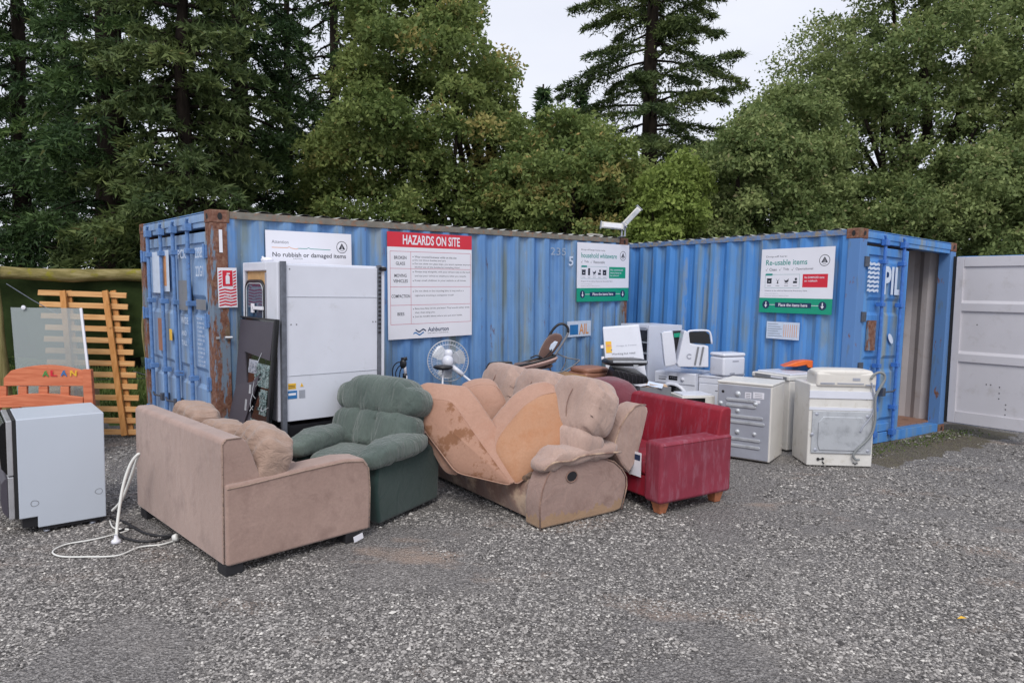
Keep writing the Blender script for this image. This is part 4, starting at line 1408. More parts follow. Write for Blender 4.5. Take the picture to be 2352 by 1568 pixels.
for ch, u, m_ in (('A', 107, 'green_ink'), ('L', 126, 'sign_red'), ('A', 149, 'ink_blue'), ('N', 171, 'yellow')):
    p = hp_(u, 859 if u > 120 else 860)
    b = MB(); b.text(ch, 0, 0, .072, .062, off=.03)
    vs, fs = list(b.v), list(b.f)
    b2 = MB(); b2.add([(x, -.004, z) for x, y, z in vs] , fs)
    b2.add([(x, .014, z) for x, y, z in vs], fs)
    o = b2.build('letter', m_, hbo)
    o.location = p + Vector((-.04, -.01, -.02))
# odds and ends seen through the slots
tb = gnd(60, 985)
o = MB().pillow((0, 0, .22), (.28, .2, .22), 3.2, 6, wr=.05, seed=3).build('rubbish_sack', 'white_dirty', smooth=True)
o.location = (tb.x, tb.y, 0); tag(o, 'pale sack seen through the left slots of the headboard', 'sack')
o = MB().box(-.28, .28, -.12, .2, 0, .52).build('cardboard_box', 'cardboard', bevel=.005)
pb = gnd(160, 985); o.location = (pb.x, pb.y, 0); tag(o, 'brown carton glimpsed through the right slots of the headboard', 'carton')
# ------------------------------------------------------------------ big white cabinet with a side window
cb = thing('white_cabinet', 'big white boxy cabin body on a black frame, side window in tan frame', 'cabin', (-1.99, 5.90, 0), .735)
CA, CBD, Z0c, Z1c = .99, .80, .70, 2.095
b = MB(); b.box(.03, CA - .03, .02, CBD, Z0c + .02, Z1c - .01)
b.build('shell', 'white_gloss', cb, bevel=.012)
b = MB(); b.box(.045, CA - .04, .0, .019, Z0c, Z1c - .03)
pf = b.build('front_panel', 'white_gloss', cb, bevel=.004)
for z in (Z0c + .40, Z0c + 1.09):
    b = MB(); b.box(.045, CA - .04, -.004, .0, z, z + .004)
    b.build('panel_seam', 'galv_light', pf)
b = MB()
for x, z in ((.09, 1.55), (.14, 1.55), (.9, 1.56), (.93, 1.56), (.96, 1.56), (.08, 2.03)):
    b.disc((x, -.002, z), .007, (0, -1, 0), 8)
b.build('screw', 'mid_grey', pf)
b = MB(); b.box(.0, .044, -.02, .024, Z0c - .25, Z1c)
b.build('corner_strip', 'strip_grey', cb, bevel=.004)
b = MB(); b.box(CA - .038, CA - .004, -.016, .03, Z0c - .02, Z1c)
b.build('corner_strip', 'strip_grey', cb, bevel=.004)
b = MB(); b.box(CA - .003, CA + .028, -.012, .05, Z0c, Z1c - .01)
b.build('edge_trim', 'white_gloss', cb)
b = MB()
for k in range(16):
    b.box(CA - .04, CA - .012, -.022, -.017, 1.45 + k * .04, 1.47 + k * .04)
b.tube([(CA - .02, -.03, 2.06), (CA + .03, -.03, 2.06)], .02, 8)
b.build('latch_rail', 'black_plastic', cb)
b = MB(); b.box(.0, CA, .01, .06, .28, .66); b.box(.02, .07, -.0, .05, .0, .68); b.box(CA - .07, CA - .02, 0, .05, 0, .68)
b.box(.02, .07, CBD - .06, CBD - .01, 0, .68); b.box(CA - .07, CA - .02, CBD - .06, CBD - .01, 0, .68)
b.box(.07, CA - .07, CBD - .2, CBD - .14, .2, .68)
b.build('base_frame', 'black_plastic', cb)
for (x, z, w, h, m_) in ((.06, .985, .07, .05, 'yellow'), (.055, .90, .085, .07, 'ink_blue'), (.16, .90, .055, .07, 'galv'), (.17, 1.0, .03, .035, 'yellow')):
    b = MB()
    if w == .03: b.prism([(x, -.001, z), (x + w, -.001, z), (x + w / 2, -.001, z + h)], (0, -.002, 0))
    else: b.box(x, x + w, -.003, -.001, z, z + h)
    b.build('warning_sticker', m_, pf)
b = MB()
rect(b, .063, 1.012, .06, .006, 0, -.0035); rect(b, .063, .997, .06, .006, 0, -.0035); rect(b, .06, .93, .07, .02, 1, -.0035)
b.text('CAUTION', .115, 2.115, .085, .012, 2, y=-.0015)
b.build('small_print', ['ink', 'sign_white', 'ink_grey'], pf)
# side wall (normal -x) with recessed rounded window
b = MB()
w0, w1, s0, s1 = .12, .70, Z0c + .02, Z1c - .14
b.box(-.02, .03, .0251, .26, Z0c, Z1c); b.box(-.02, .03, .775, CBD, Z0c, Z1c); b.box(-.02, .03, .2601, .7749, Z1c - .08, Z1c)
b.build('side_frame', 'white_gloss', cb, bevel=.01)
b = MB(); b.box(.004, .029, .261, .774, Z0c + .02, Z1c - .082); b.build('window_surround', 'tan_ply', cb)
def rrect_yz(x, y0, y1, z0, z1, r, n=6, top_only=False):
    pts = []
    for cy, cz, a0 in ((y1 - r, z1 - r, 0), (y0 + r, z1 - r, 90), (y0 + r, z0 + r, 180), (y1 - r, z0 + r, 270)):
        for k in range(n + 1):
            a = R(a0 + 90 * k / n)
            pts.append((x, cy + r * math.cos(a), cz + r * math.sin(a)))
    return pts
b = MB(); ring = rrect_yz(-.004, .34, .765, Z0c + .42, Z1c - .17, .09)
b.tube(ring, .013, 8, closed=True); wf = b.build('window_frame', 'black_plastic', cb, smooth=True)
b = MB(); b.tube(rrect_yz(-.008, .362, .743, Z0c + .442, Z1c - .192, .075), .006, 6, closed=True); b.build('window_seal', 'galv_light', wf, smooth=True)
b = MB(); b.prism(ring, (.006, 0, 0)); b.build('window_pane', 'window_glass', wf)
b = MB(); b.box(-.03, -.012, .33, .56, 1.665, 1.695); b.box(-.03, -.012, .54, .59, 1.635, 1.72); b.pillow((-.02, .50, 1.56), (.015, .03, .03), 2.5, 4)
b.build('window_handle', 'sign_white', wf, bevel=.003)
b = MB(); b.box(-.01, .003, .29, .31, 1.1, 2.0); b.box(-.012, .003, .74, .755, 1.1, 2.05); b.build('hinge_rod', 'galv', cb)
b = MB(); b.pillow((.05, .40, Z1c + .02), (.05, .06, .025), 2.5, 5); b.tube([(.05, .44, Z1c + .02), (.03, .46, Z1c + .05)], .01, 6); b.build('roof_fitting', 'sign_white', cb, smooth=True)

# ------------------------------------------------------------------ smashed flat television stood on end
tvm = Matrix.Translation((-2.06, 5.80, .40)) @ Matrix.Rotation(.735, 4, 'Z') @ Matrix.Rotation(R(5), 4, 'Y')
tv = thing('television', 'broken flat television on end, back cover torn open showing circuit boards', 'television', mat=tvm)
TWd, TH = .78, 1.20
b = MB(); b.box(-.035, -.005, 0, TWd, 0, TH); b.build('screen', 'black_gloss', tv, bevel=.005)
b = MB(); b.box(-.052, -.0351, .0, .02, 0, TH); b.box(-.052, -.0351, .02, TWd, TH - .015, TH); b.build('bezel', 'black_plastic', tv, bevel=.003)
b = MB(); b.prism([(-.0355, .03, TH - .03), (-.0355, TWd, TH - .03), (-.0355, TWd, 0), (-.0355, .60, 0), (-.0355, .34, .22), (-.0355, .54, .66), (-.0355, .62, .88), (-.0355, .05, .84)], (-.012, 0, 0))
b.build('back_cover', 'dark_grey', tv)
b = MB(); b.box(-.04, -.036, .03, .52, .0, .86); b.build('chassis', 'black_gloss', tv)
q = random.Random(3)
for (y0, y1, z0_, z1_, m_) in ((.05, .33, .60, .80, 'pcb'), (.06, .20, .36, .58, 'pcb'), (.08, .42, .06, .30, 'pcb'), (.30, .50, .70, .82, 'galv')):
    b = MB(); b.box(-.046, -.0405, y0, y1, z0_, z1_)
    for i in range(26):
        a, c_ = q.uniform(y0, y1 - .03), q.uniform(z0_, z1_ - .03)
        b.box(-.046 - q.uniform(.005, .02), -.0461, a, a + q.uniform(.008, .03), c_, c_ + q.uniform(.008, .03))
    b.build('circuit_board', m_, tv)
b = MB()
for i in range(9):
    a = (q.uniform(.05, .45), q.uniform(.05, .8)); c_ = (a[0] + q.uniform(-.15, .15), a[1] + q.uniform(-.2, .2))
    b.tube(smooth_path([(-.055, *a), (-.08, (a[0] + c_[0]) / 2, (a[1] + c_[1]) / 2 - .04), (-.055, *c_)], 4), .003, 4)
b.build('loose_wire', 'galv_light', tv)
tor = Matrix.Translation((-.05, .20, .60)) @ Matrix.Rotation(R(8), 4, 'Z')
b = MB(); b.prism([(0, .0, .17), (0, -.15, .26), (0, .30, -.52), (0, .52, -.28), (0, .38, .10)][::1], (-.014, 0, 0)); b.build('torn_panel', 'dark_grey', tv, T=Matrix.Translation((-.052, .34, .46)))
b = MB(); b.box(-.068, -.0661, .36, .40, .52, .60); b.box(-.068, -.0661, .43, .47, .36, .46); b.build('panel_label', 'galv_light', tv)

# ------------------------------------------------------------------ beige sofa seen from behind
bs = thing('sofa', 'large beige suede sofa turned away, plain back and one arm towards us', 'sofa', (-1.825, 4.295, 0), .79)
A, B_, HB, HA = 1.09, 1.74, .895, .625
b = MB()
prof_ = [(.0, .075), (.30, .075), (.30, .5), (.17, HB - .03), (.13, HB), (.02, HB + .004), (.0, HB - .02)]
b.prism([(x, .02, z) for x, z in prof_], (0, B_ - .04, 0))
b.build('backrest', 'beige_suede', bs, bevel=.014, seg=3)
def sofa_arm(y0, y1, name='arm'):
    b = MB()
    pr = [(.012, .07), (A, .07), (A + .005, .40), (A - .012, HA - .06), (A - .05, HA - .01), (A * .8, HA + .012), (A * .5, HA), (.16, HA - .02), (.012, HA - .02)]
    b.prism([(x, y0, z) for x, z in pr], (0, y1 - y0, 0))
    return b.build(name, 'beige_suede', bs, bevel=.02, seg=3)
arm = sofa_arm(-.012, .20)
b = MB(); b.tube([(.006, .018, .09), (.004, .018, HB - .03), (.03, .018, HB + .002), (.13, .018, HB)], .004, 5); b.build('piping', 'beige_cushion', bs, smooth=True)
b = MB()
b.tube([(.02, -.012, HA - .045), (.16, -.014, HA - .04), (A * .5, -.014, HA - .018), (A * .8, -.014, HA - .008), (A - .06, -.014, HA - .03), (A - .012, -.012, HA - .09), (A + .002, -.01, .38), (A - .004, -.01, .08)], .005, 6)
b.build('piping', 'beige_cushion', arm, smooth=True)
sofa_arm(B_ - .22, B_ - .01)
b = MB(); b.box(.25, .90, .2, B_ - .22, .08, .30); b.build('seat_base', 'beige_suede', bs, bevel=.02)
for i in range(3):
    y0 = .215 + i * .435
    b = MB(); b.pillow((.60, y0 + .215, .38), (.33, .212, .10), 5, 8, wr=.012, seed=i); b.build('seat_cushion', 'beige_suede', bs, smooth=True)
for i, (y, z, hz, hx, tilt, dy) in enumerate(((.29, .69, .215, .13, .36, .29), (.84, .67, .195, .12, .12, .27), (1.36, .715, .215, .13, .05, .27))):
    b = MB()
    b.pillow((0, 0, 0), (hx, dy, hz), 4, 20, wr=.014, seed=i + 4, wf=4,
             fn=lambda q, p: q + Vector((.010 * math.sin(q.y * 46 + q.z * 19), 0, .008 * math.sin(q.y * 61 + q.x * 20 + 1) - .05 * max(0, abs(q.y) - .2))))
    o = b.build('back_cushion', 'beige_cushion', bs, smooth=True, T=Matrix.Translation((.34 + .03 * (i == 0), y, z)) @ Matrix.Rotation(tilt, 4, 'Y') @ Matrix.Rotation((.10, -.05, .04)[i], 4, 'X'))
    s_ = MB(); s_.tube([(.0, dy * .97 * math.cos(a), hz * .97 * math.sin(a)) for a in np.linspace(-.3, 3.4, 16)], .006, 5)
    s_.build('seam', 'beige_suede', o, smooth=True)
for x, y in ((.05, .05), (A - .16, .04), (.05, B_ - .16), (A - .16, B_ - .16)):
    b = MB(); b.box(x - .04, x + .08, y - .04, y + .09, 0, .074); b.build('foot', 'foot_black', bs, bevel=.004)
b = MB(); b.box(-.04, .04, -.001, .0, 0, .045); b.build('tag_card', 'sign_white', bs, T=Matrix.Translation((A - .12, -.05, .02)) @ Matrix.Rotation(R(-12), 4, 'Y'))

# ------------------------------------------------------------------ dishwasher
dw = thing('dishwasher', 'pale grey dishwasher seen from its side, dark front door on the left', 'dishwasher', (-3.62, 4.96, 0), .69)
Hd, Ad, Bd = .875, .56, .58
b = MB(); b.prism([(0, 0, .13), (.115, 0, .13), (.115, 0, .045), (Ad, 0, .045), (Ad, 0, Hd), (0, 0, Hd)], (0, Bd, 0))
body = b.build('cabinet', 'dish_side', dw, bevel=.006)
b = MB(); b.box(-.022, -.001, .0, Bd, .135, Hd - .002); b.build('door_gap', 'gasket', dw)
for z0_, z1_ in ((.14, .455), (.463, Hd - .004)):
    b = MB(); b.box(-.06, -.023, -.004, Bd + .004, z0_, z1_)
    d_ = b.build('door', 'silver', dw, bevel=.006)
    b = MB(); b.prism([(-.061, -.002, z0_ + .01), (-.095, .0, z0_ + .06), (-.105, 0, (z0_ + z1_) / 2), (-.10, 0, z1_ - .04), (-.075, 0, z1_ - .006), (-.061, 0, z1_ - .004)], (0, Bd, 0))
    b.build('door_glass', 'dark_grey' if z0_ < .3 else 'black_gloss', d_, bevel=.004)
b = MB(); b.tube([(-.10, .04, Hd - .05), (-.135, .06, Hd - .05), (-.135, Bd - .06, Hd - .05), (-.10, Bd - .04, Hd - .05)], .012, 8); b.build('handle', 'silver', dw, smooth=True)
b = MB(); b.box(.02, .114, .03, Bd - .03, .05, .128); b.build('plinth', 'black_plastic', dw)
b = MB(); b.box(.13, Ad - .01, .015, Bd - .02, .02, .044); b.build('base_tray', 'black_plastic', dw)
for x, y in ((.17, .04), (.47, .04), (.17, Bd - .05), (.47, Bd - .05)):
    b = MB(); b.lathe([(0, .0), (.022, 0), (.022, .008), (.008, .012), (.008, .03)], 12, T=Matrix.Translation((x, y, 0))); b.build('foot', 'galv', dw, smooth=True)
b = MB()
for cx, cz, w in ((.09, .235, 1), (.52, .255, -1)):
    ring = [(cx + w * .028 * math.cos(a) * (1.2 if math.cos(a) > 0 else .6), -.001, cz + .022 * math.sin(a)) for a in np.linspace(0, 6.283, 14)[:-1]]
    b.tube(ring, .0018, 4, closed=True)
b.build('pressed_mark', 'mid_grey', dw)
# hoses and cable behind it
hs = atY(319, 1042, 5.05)
pts = [gnd(267, 1243, .01), atY(270, 1200, 4.93), atY(282, 1120, 5.0), atY(300, 1065, 5.04), hs, atY(312, 1062, 5.10), atY(295, 1110, 5.16), atY(278, 1150, 5.2), atY(258, 1172, 5.26)]
b = MB(); P = smooth_path(pts, 8); b.tube([p - pts[0] for p in P], .011, 8)
ho = b.build('drain_hose', 'cable_white', smooth=True); ho.location = pts[0]
b = MB(); b.lathe([(.012, .05), (.016, .02), (.03, .012), (.035, -.008), (.0, -.01)], 12); b.build('hose_end', 'sign_white', ho, smooth=True)
tag(ho, 'thick white drain hose looping up against the back of the beige sofa', 'hose')
g_ = lambda u, v: gnd(u, v, .006)
pts = [g_(252, 1165 + 30), g_(262, 1212), g_(296, 1216), g_(250, 1230), g_(205, 1240), g_(150, 1250), g_(121, 1266), g_(140, 1277), g_(200, 1278), g_(270, 1275), g_(320, 1256), g_(370, 1250), g_(398, 1242)]
b = MB(); P = smooth_path(pts, 8); b.tube([p - pts[-1] for p in P], .006, 6)
po = b.build('power_cord', 'cable_white', smooth=True); po.location = pts[-1]
b = MB(); b.lathe([(0, -.012), (.026, -.012), (.028, .012), (.02, .02), (0, .02)], 16, T=Matrix.Translation((.015, 0, .026)) @ Matrix.Rotation(R(70), 4, 'Y')); b.build('plug', 'cable_white', po, smooth=True)
tag(po, 'thin white power cord lying in a loop on the gravel, ending in a plug', 'power cord')
pts = [g_(254, 1188), g_(290, 1200), g_(330, 1222), g_(365, 1230), g_(398, 1228), g_(370, 1238), g_(330, 1243), g_(290, 1236), g_(272, 1222), g_(300, 1210), g_(318, 1216)]
b = MB(); P = smooth_path(pts, 8); b.tube([p - pts[0] for p in P], .010, 7)
o = b.build('black_hose', 'foot_black', smooth=True); o.location = pts[0]
tag(o, 'black corrugated hose coiled on the gravel between dishwasher and beige sofa', 'hose')

# ------------------------------------------------------------------ green recliner
gr = thing('armchair', 'worn green suede recliner with pleated back, arms spread, between the sofas', 'armchair', (-1.03, 5.24, 0), 1.08)
def chan(amp, n_, ph=0):
    def f(q, p):
        s_ = abs(math.sin((q.y * n_ + ph)))
        k = max(0, -p.x)
        return q + Vector((amp * (1 - s_ ** .35) * k, 0, 0))
    return f
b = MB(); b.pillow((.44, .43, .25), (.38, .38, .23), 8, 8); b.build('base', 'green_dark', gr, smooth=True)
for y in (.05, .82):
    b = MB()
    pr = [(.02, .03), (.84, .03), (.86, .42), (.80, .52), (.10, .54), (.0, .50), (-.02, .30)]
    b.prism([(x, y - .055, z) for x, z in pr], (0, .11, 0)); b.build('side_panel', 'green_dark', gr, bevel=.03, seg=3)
    b = MB()
    b.pillow((.28, y, .585), (.40, .135, .098), 2.7, 12, wr=.008, seed=int(y * 10), wf=4,
             fn=lambda q, p: q + Vector((0, 0, -.03 * max(0, -p.x) ** 2 + .008 * math.sin(q.x * 40 + q.y * 9) * (1 if p.x < -.4 else .3))))
    b.build('arm_pad', 'green_suede', gr, smooth=True)
b = MB(); b.pillow((.28, .455, .42), (.34, .29, .12), 4, 10, wr=.02, seed=2); b.build('seat', 'green_suede', gr, smooth=True)
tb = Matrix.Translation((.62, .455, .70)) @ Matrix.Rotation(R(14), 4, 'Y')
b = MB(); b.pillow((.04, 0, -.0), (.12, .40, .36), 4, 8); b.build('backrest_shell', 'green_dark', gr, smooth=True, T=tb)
b = MB()
def lum(q, p):
    k = max(0, -p.x)
    w = .06 * (1 - abs(math.sin(q.y * 15 + .8 + q.z * 1.5)) ** .22) * k * max(0, 1 - abs(q.y) / .55)
    return q + Vector((w, 0, .006 * math.sin(q.y * 40)))
b.pillow((-.06, 0, -.06), (.14, .46, .17), 3.6, 44, wr=.005, seed=8, fn=lum)
b.build('lumbar_pad', 'green_suede', gr, smooth=True, T=tb)
b = MB()
def head(q, p):
    k = max(0, -p.x) * max(0, -p.z + .4)
    return q + Vector((.035 * (1 - abs(math.sin(q.y * 15 + .8)) ** .3) * k, q.y * (-.10 * max(0, p.z)), -.045 * abs(p.y) ** 4 * max(0, p.z)))
b.pillow((-.02, 0, .225), (.175, .475, .18), 3.4, 44, wr=.006, seed=9, wf=3.5, fn=head)
b.build('head_pad', 'green_suede', gr, smooth=True, T=tb)

# ------------------------------------------------------------------ brown reclining sofa
BR = (.24, 5.27)
BTH = .62
br = thing('sofa', 'muddy brown suede reclining sofa piled with tipped up cushions', 'sofa', (*BR, 0), BTH)
bi = (Matrix.Translation((*BR, 0)) @ Matrix.Rotation(BTH, 4, 'Z')).inverted()
bn = Vector((math.sin(BTH), -math.cos(BTH), 0))
def z7(x, y):
    return 920.4 + .2579 * x, 836.8 + .2579 * y
def trace(pts, off):
    """points of the arm or wing outline, measured on the plane y = off of the sofa"""
    out = []
    for x, y in pts:
        p = onplane(*z7(x, y), Vector((*BR, 0)) - bn * off, bn)
        q_ = bi @ p
        out.append((q_.x, off, max(q_.z, .005)))
    return out
side = [(1240, 1480), (1238, 1250), (1262, 1120), (1300, 1010), (1350, 920), (1420, 850), (1600, 835), (1800, 830), (1900, 865), (1970, 930), (2008, 1000), (2012, 1080), (2000, 1140), (1965, 1285), (1900, 1330), (1500, 1440)]
sp_ = trace(side, 0)
b = MB(); b.prism(sp_, (0, .20, 0))
arm = b.build('arm', 'brown_suede', br, bevel=.022, seg=3)
b = MB(); b.tube([(p[0], -.002, p[2]) for p in sp_[:-2]], .006, 6); b.build('piping', 'brown_edge', arm, smooth=True)
seam = [(1900, 870), (1990, 960), (1995, 1080), (1960, 1240), (1840, 1330)]
hc = trace([(1522, 995)], 0)[0]
b = MB(); b.disc((hc[0], -.003, hc[2]), .056, (0, -1, 0), 18, ry=.044); b.build('lever_hole', 'black_plastic', arm)
b = MB(); b.tube([(hc[0] + .058 * math.cos(a), -.004, hc[2] + .046 * math.sin(a)) for a in np.linspace(0, 6.283, 18)[:-1]], .006, 6, closed=True); b.build('lever_rim', 'brown_edge', arm, smooth=True)
pd = trace([(1200, 790), (1890, 780)], .08)
cx, cz = (pd[0][0] + pd[1][0]) / 2, (pd[0][2] + pd[1][2]) / 2
b = MB()
b.pillow((cx, .09, cz + .005), ((pd[1][0] - pd[0][0]) / 2, .15, .075), 3, 16, wr=.010, seed=5, wf=4.5,
         fn=lambda q, p: q + Vector((0, 0, -.075 * max(0, -p.x - .65) * 2.2 + .012 * math.sin(q.x * 17))))
pad = b.build('arm_pad', 'brown_back', br, smooth=True)
b = MB(); b.tube(smooth_path([(pd[0][0] + .01, -.02, cz - .07), (pd[0][0] + .08, -.055, cz - .01), (pd[0][0] + .25, -.062, cz - .015), (pd[0][0] + .4, -.062, cz + .01), (pd[1][0] - .02, -.04, cz - .02)], 5), .009, 6)
b.build('piping', 'brown_edge', pad, smooth=True)
wing = [(2212, 420), (2206, 385), (2180, 360), (2140, 352), (2090, 370), (2020, 440), (1950, 560), (1910, 680), (1905, 780), (1960, 880), (2040, 975), (2110, 850), (2170, 610)]
wp = trace(wing, .01)
b = MB(); b.prism(wp, (0, .20, 0)); wg = b.build('back_wing', 'brown_back', br, bevel=.03, seg=3)
b = MB(); b.tube([(p[0], .006, p[2]) for p in wp[2:11]], .006, 6); b.build('piping', 'brown_edge', wg, smooth=True)
b = MB(); b.prism([(x, 1.86, z) for x, y, z in wp], (0, .12, 0)); b.build('back_wing', 'brown_back', br, bevel=.03)
fa = [(.02, .03), (.80, .03), (.86, .3), (.80, .52), (.60, .62), (.2, .62), (.05, .5), (.0, .3)]
b = MB(); b.prism([(x, 1.82, z) for x, z in fa], (0, .2, 0)); b.build('arm', 'brown_suede', br, bevel=.03)
b = MB()
b.grid(lambda i, j: (.06 + .02 * math.sin(i * 31) * j - .03 * math.sin(j * 3.1), .202 + i * 1.62, .03 + j * .32), 40, 8)
b.build('front_skirt', 'brown_edge', br, smooth=True)
b = MB(); b.box(.10, .82, .205, 1.815, .05, .30); b.build('seat_frame', 'lining', br)
b = MB()
q = random.Random(8)
for i in range(34):
    y = .25 + 1.5 * i / 34
    b.pillow((.10 + q.uniform(-.03, .06), y, .335 + q.uniform(-.02, .03)), (.05, .035, .03), 2.2, 4, wr=.02, seed=i)
b.build('torn_lining', 'lining', br, smooth=True)
b = MB(); b.box(.66, .84, .22, 1.80, .3, .9); b.build('backrest_shell', 'brown_edge', br, bevel=.03)
def gather(q, p):      # creases gathered towards the ends
    k = abs(p.y) ** 3 * max(0, -p.x * .5 + .5)
    return q + Vector((0, 0, .022 * math.sin(q.z * 60 + q.x * 40) * k - .05 * abs(p.y) ** 4 * max(0, p.z)))
for i in range(3):
    y0 = (.235, .80, 1.38)[i]
    T_ = Matrix.Translation((.63, y0, .90)) @ Matrix.Rotation(R(16), 4, 'Y')
    b = MB(); b.pillow((0, 0, .0), (.17, .305, .25), 4.2, 22, wr=.008, seed=20 + i, wf=3.4, fn=gather)
    o = b.build('back_pad', 'brown_back', br, smooth=True, T=T_)
    s_ = MB(); s_.tube([(-.19 * math.cos(a) - .002, -.01, .235 * math.sin(a)) for a in np.linspace(-1.1, 1.3, 12)], .004, 5); s_.build('seam', 'brown_edge', o, smooth=True)
    b = MB(); b.pillow((-.03, 0, -.31), (.16, .29, .13), 4, 12, wr=.010, seed=30 + i, wf=4)
    b.build('lower_pad', 'brown_back', br, smooth=True, T=T_)

def slab(name, label, pts, vec, mats, off=0):
    """cushion: outline points are (u, v, Y)"""
    W = [atY(*p) for p in pts]
    c = sum(W, Vector()) / len(W)
    n = Vector()
    for i in range(len(W)):
        a, b_ = W[i] - c, W[(i + 1) % len(W)] - c
        n += a.cross(b_)
    n.normalize()
    W = [onplane(p[0], p[1], c, n) for p in pts]
    root = thing(name, label, 'cushion', tuple(c))
    P = [p - c for p in W]
    vec = Vector(vec)
    # padded cushion: rounded outline, crowned faces, soft edges
    Q = []
    for i in range(len(P)):
        a, c_, d_ = P[i - 1], P[i], P[(i + 1) % len(P)]
        e1, e2 = (a - c_), (d_ - c_)
        r1, r2 = min(.07, e1.length * .33), min(.07, e2.length * .33)
        s1, s2 = c_ + e1.normalized() * r1, c_ + e2.normalized() * r2
        for k in range(5):
            u_ = k / 4
            Q.append(s1 * (1 - u_) ** 2 + c_ * (2 * u_ * (1 - u_)) + s2 * u_ ** 2)
    m_, nq = Vector(), len(Q)
    for p in Q: m_ += p / nq
    if n.dot(vec) > 0: n = -n
    rings = []          # (scale, offset along the outward normal, share of vec)
    for s_, o_ in ((.0, .050), (.3, .047), (.55, .040), (.75, .030), (.88, .020), (.955, .010), (.99, .0)):
        rings.append((s_, o_, 0))
    nfront = len(rings)
    for k in (.12, .35, .65, .88):
        rings.append((1.0 + .045 * math.sin(math.pi * k), 0, k))
    for s_, o_ in ((.99, 0), (.955, -.010), (.88, -.020), (.75, -.03), (.5, -.04), (.0, -.05)):
        rings.append((s_, o_, 1))
    vs = []
    for s_, o_, k in rings:
        for p in Q:
            q_ = m_ + (p - m_) * s_ + n * o_ + vec * k
            w_n = mnoise.noise((q_ + c) * 5.5) * .010 + mnoise.noise((q_ + c) * 14) * .004
            vs.append(q_ + n * (w_n if s_ < .99 else 0) + (p - m_).normalized() * (w_n if s_ > .98 else 0))
    fs = [(r_ * nq + i, r_ * nq + (i + 1) % nq, (r_ + 1) * nq + (i + 1) % nq, (r_ + 1) * nq + i) for r_ in range(len(rings) - 1) for i in range(nq)]
    b = MB(); b.add(vs, fs)
    b.mi = [0 if k < (nfront - 1) * nq else 1 for k in range(len(fs))]
    o = b.build('cover', list(mats), root, smooth=True)
    t_ = MB(); t_.tube([m_ + (p - m_) * .99 for p in Q], .006, 6, closed=True); t_.build('piping', 'tan_side', root, smooth=True)
    return root
slab('loose_cushion', 'long water stained tan cushion, left arm of the V on the brown sofa',
     [(933, 909, 6.02), (1034, 919, 5.92), (1050, 936, 5.88), (1108, 1020, 5.70), (1180, 1117, 5.46), (1047, 1086, 5.66), (976, 990, 5.86)], (.125, .12, .115), ('tan_water', 'tan_side'))
slab('loose_cushion', 'rounded orange tan cushion, right arm of the V on the brown sofa',
     [(1287, 897, 5.92), (1243, 906, 5.90), (1205, 930, 5.86), (1172, 968, 5.80), (1142, 1006, 5.72), (1136, 1034, 5.68), (1183, 1117, 5.50), (1222, 1086, 5.54), (1322, 1010, 5.68)], (-.10, .16, .07), ('tan_cloth', 'tan_side'))
slab('loose_cushion', 'smaller pinkish tan cushion standing behind the V of the other two',
     [(1062, 896, 6.24), (1098, 882, 6.24), (1142, 884, 6.22), (1166, 930, 6.16), (1122, 990, 6.06), (1100, 965, 6.10)], (-.04, .13, .04), ('tan_side', 'tan_side'))
slab('loose_cushion', 'dark wet edge of a cushion squashed beneath the left tipped up one',
     [(969, 992, 5.99), (1000, 1003, 5.97), (1056, 1092, 5.80), (1022, 1084, 5.84)], (.06, .16, .03), ('tan_side', 'tan_side'))

# ------------------------------------------------------------------ red sofa
rs_ = thing('sofa', 'worn red vinyl sofa with square arm and tapered wooden feet', 'sofa', (1.26, 5.63, 0), .568)
b = MB(); b.box(0, .88, 0, .205, .10, .625); b.build('arm', 'red_vinyl_worn', rs_, bevel=.035, seg=4)
b = MB(); b.box(.0, .88, 1.02, 1.22, .10, .625); b.build('arm', 'red_vinyl_worn', rs_, bevel=.03)
b = MB(); b.prism([(.62, .02, .12), (.87, .02, .12), (.875, .02, .84), (.855, .02, .865), (.77, .02, .86), (.74, .02, .83)], (0, 1.18, 0)); b.build('backrest', 'red_vinyl', rs_, bevel=.02, seg=3)
b = MB(); b.box(.03, .64, .207, 1.018, .11, .30); b.build('seat_base', 'red_vinyl', rs_, bevel=.02)
b = MB(); b.box(.02, .62, .21, 1.015, .302, .44); b.build('seat', 'red_vinyl', rs_, bevel=.035, seg=3)
b = MB(); b.tube([(.02, -.003, .60), (.86, -.003, .60)], .003, 4); b.build('seam', 'red_vinyl', rs_)
for x, y in ((.10, .10), (.78, .10), (.10, 1.12), (.78, 1.12)):
    b = MB()
    s0_, s1_ = .036, .056
    vs = [(x + sx_ * s, y + sy_ * s, z) for z, s in ((0, s0_), (.10, s1_)) for sx_, sy_ in ((-1, -1), (1, -1), (1, 1), (-1, 1))]
    b.add(vs, [(3, 2, 1, 0), (4, 5, 6, 7), (0, 1, 5, 4), (1, 2, 6, 5), (2, 3, 7, 6), (3, 0, 4, 7)])
    b.build('foot', 'feet_wood', rs_, bevel=.003)
b = MB(); b.box(-.012, -.008, .23, .37, .29, .50)
b2 = b.build('paper_label', 'sign_white', rs_)
b = MB(); rect(b, 0, 0, .12, .05, 0, 0)
b.build('label_print', 'ink_navy', b2, T=Matrix.Translation((-.0135, .36, .43)) @ Matrix.Rotation(R(-90), 4, 'Z'))

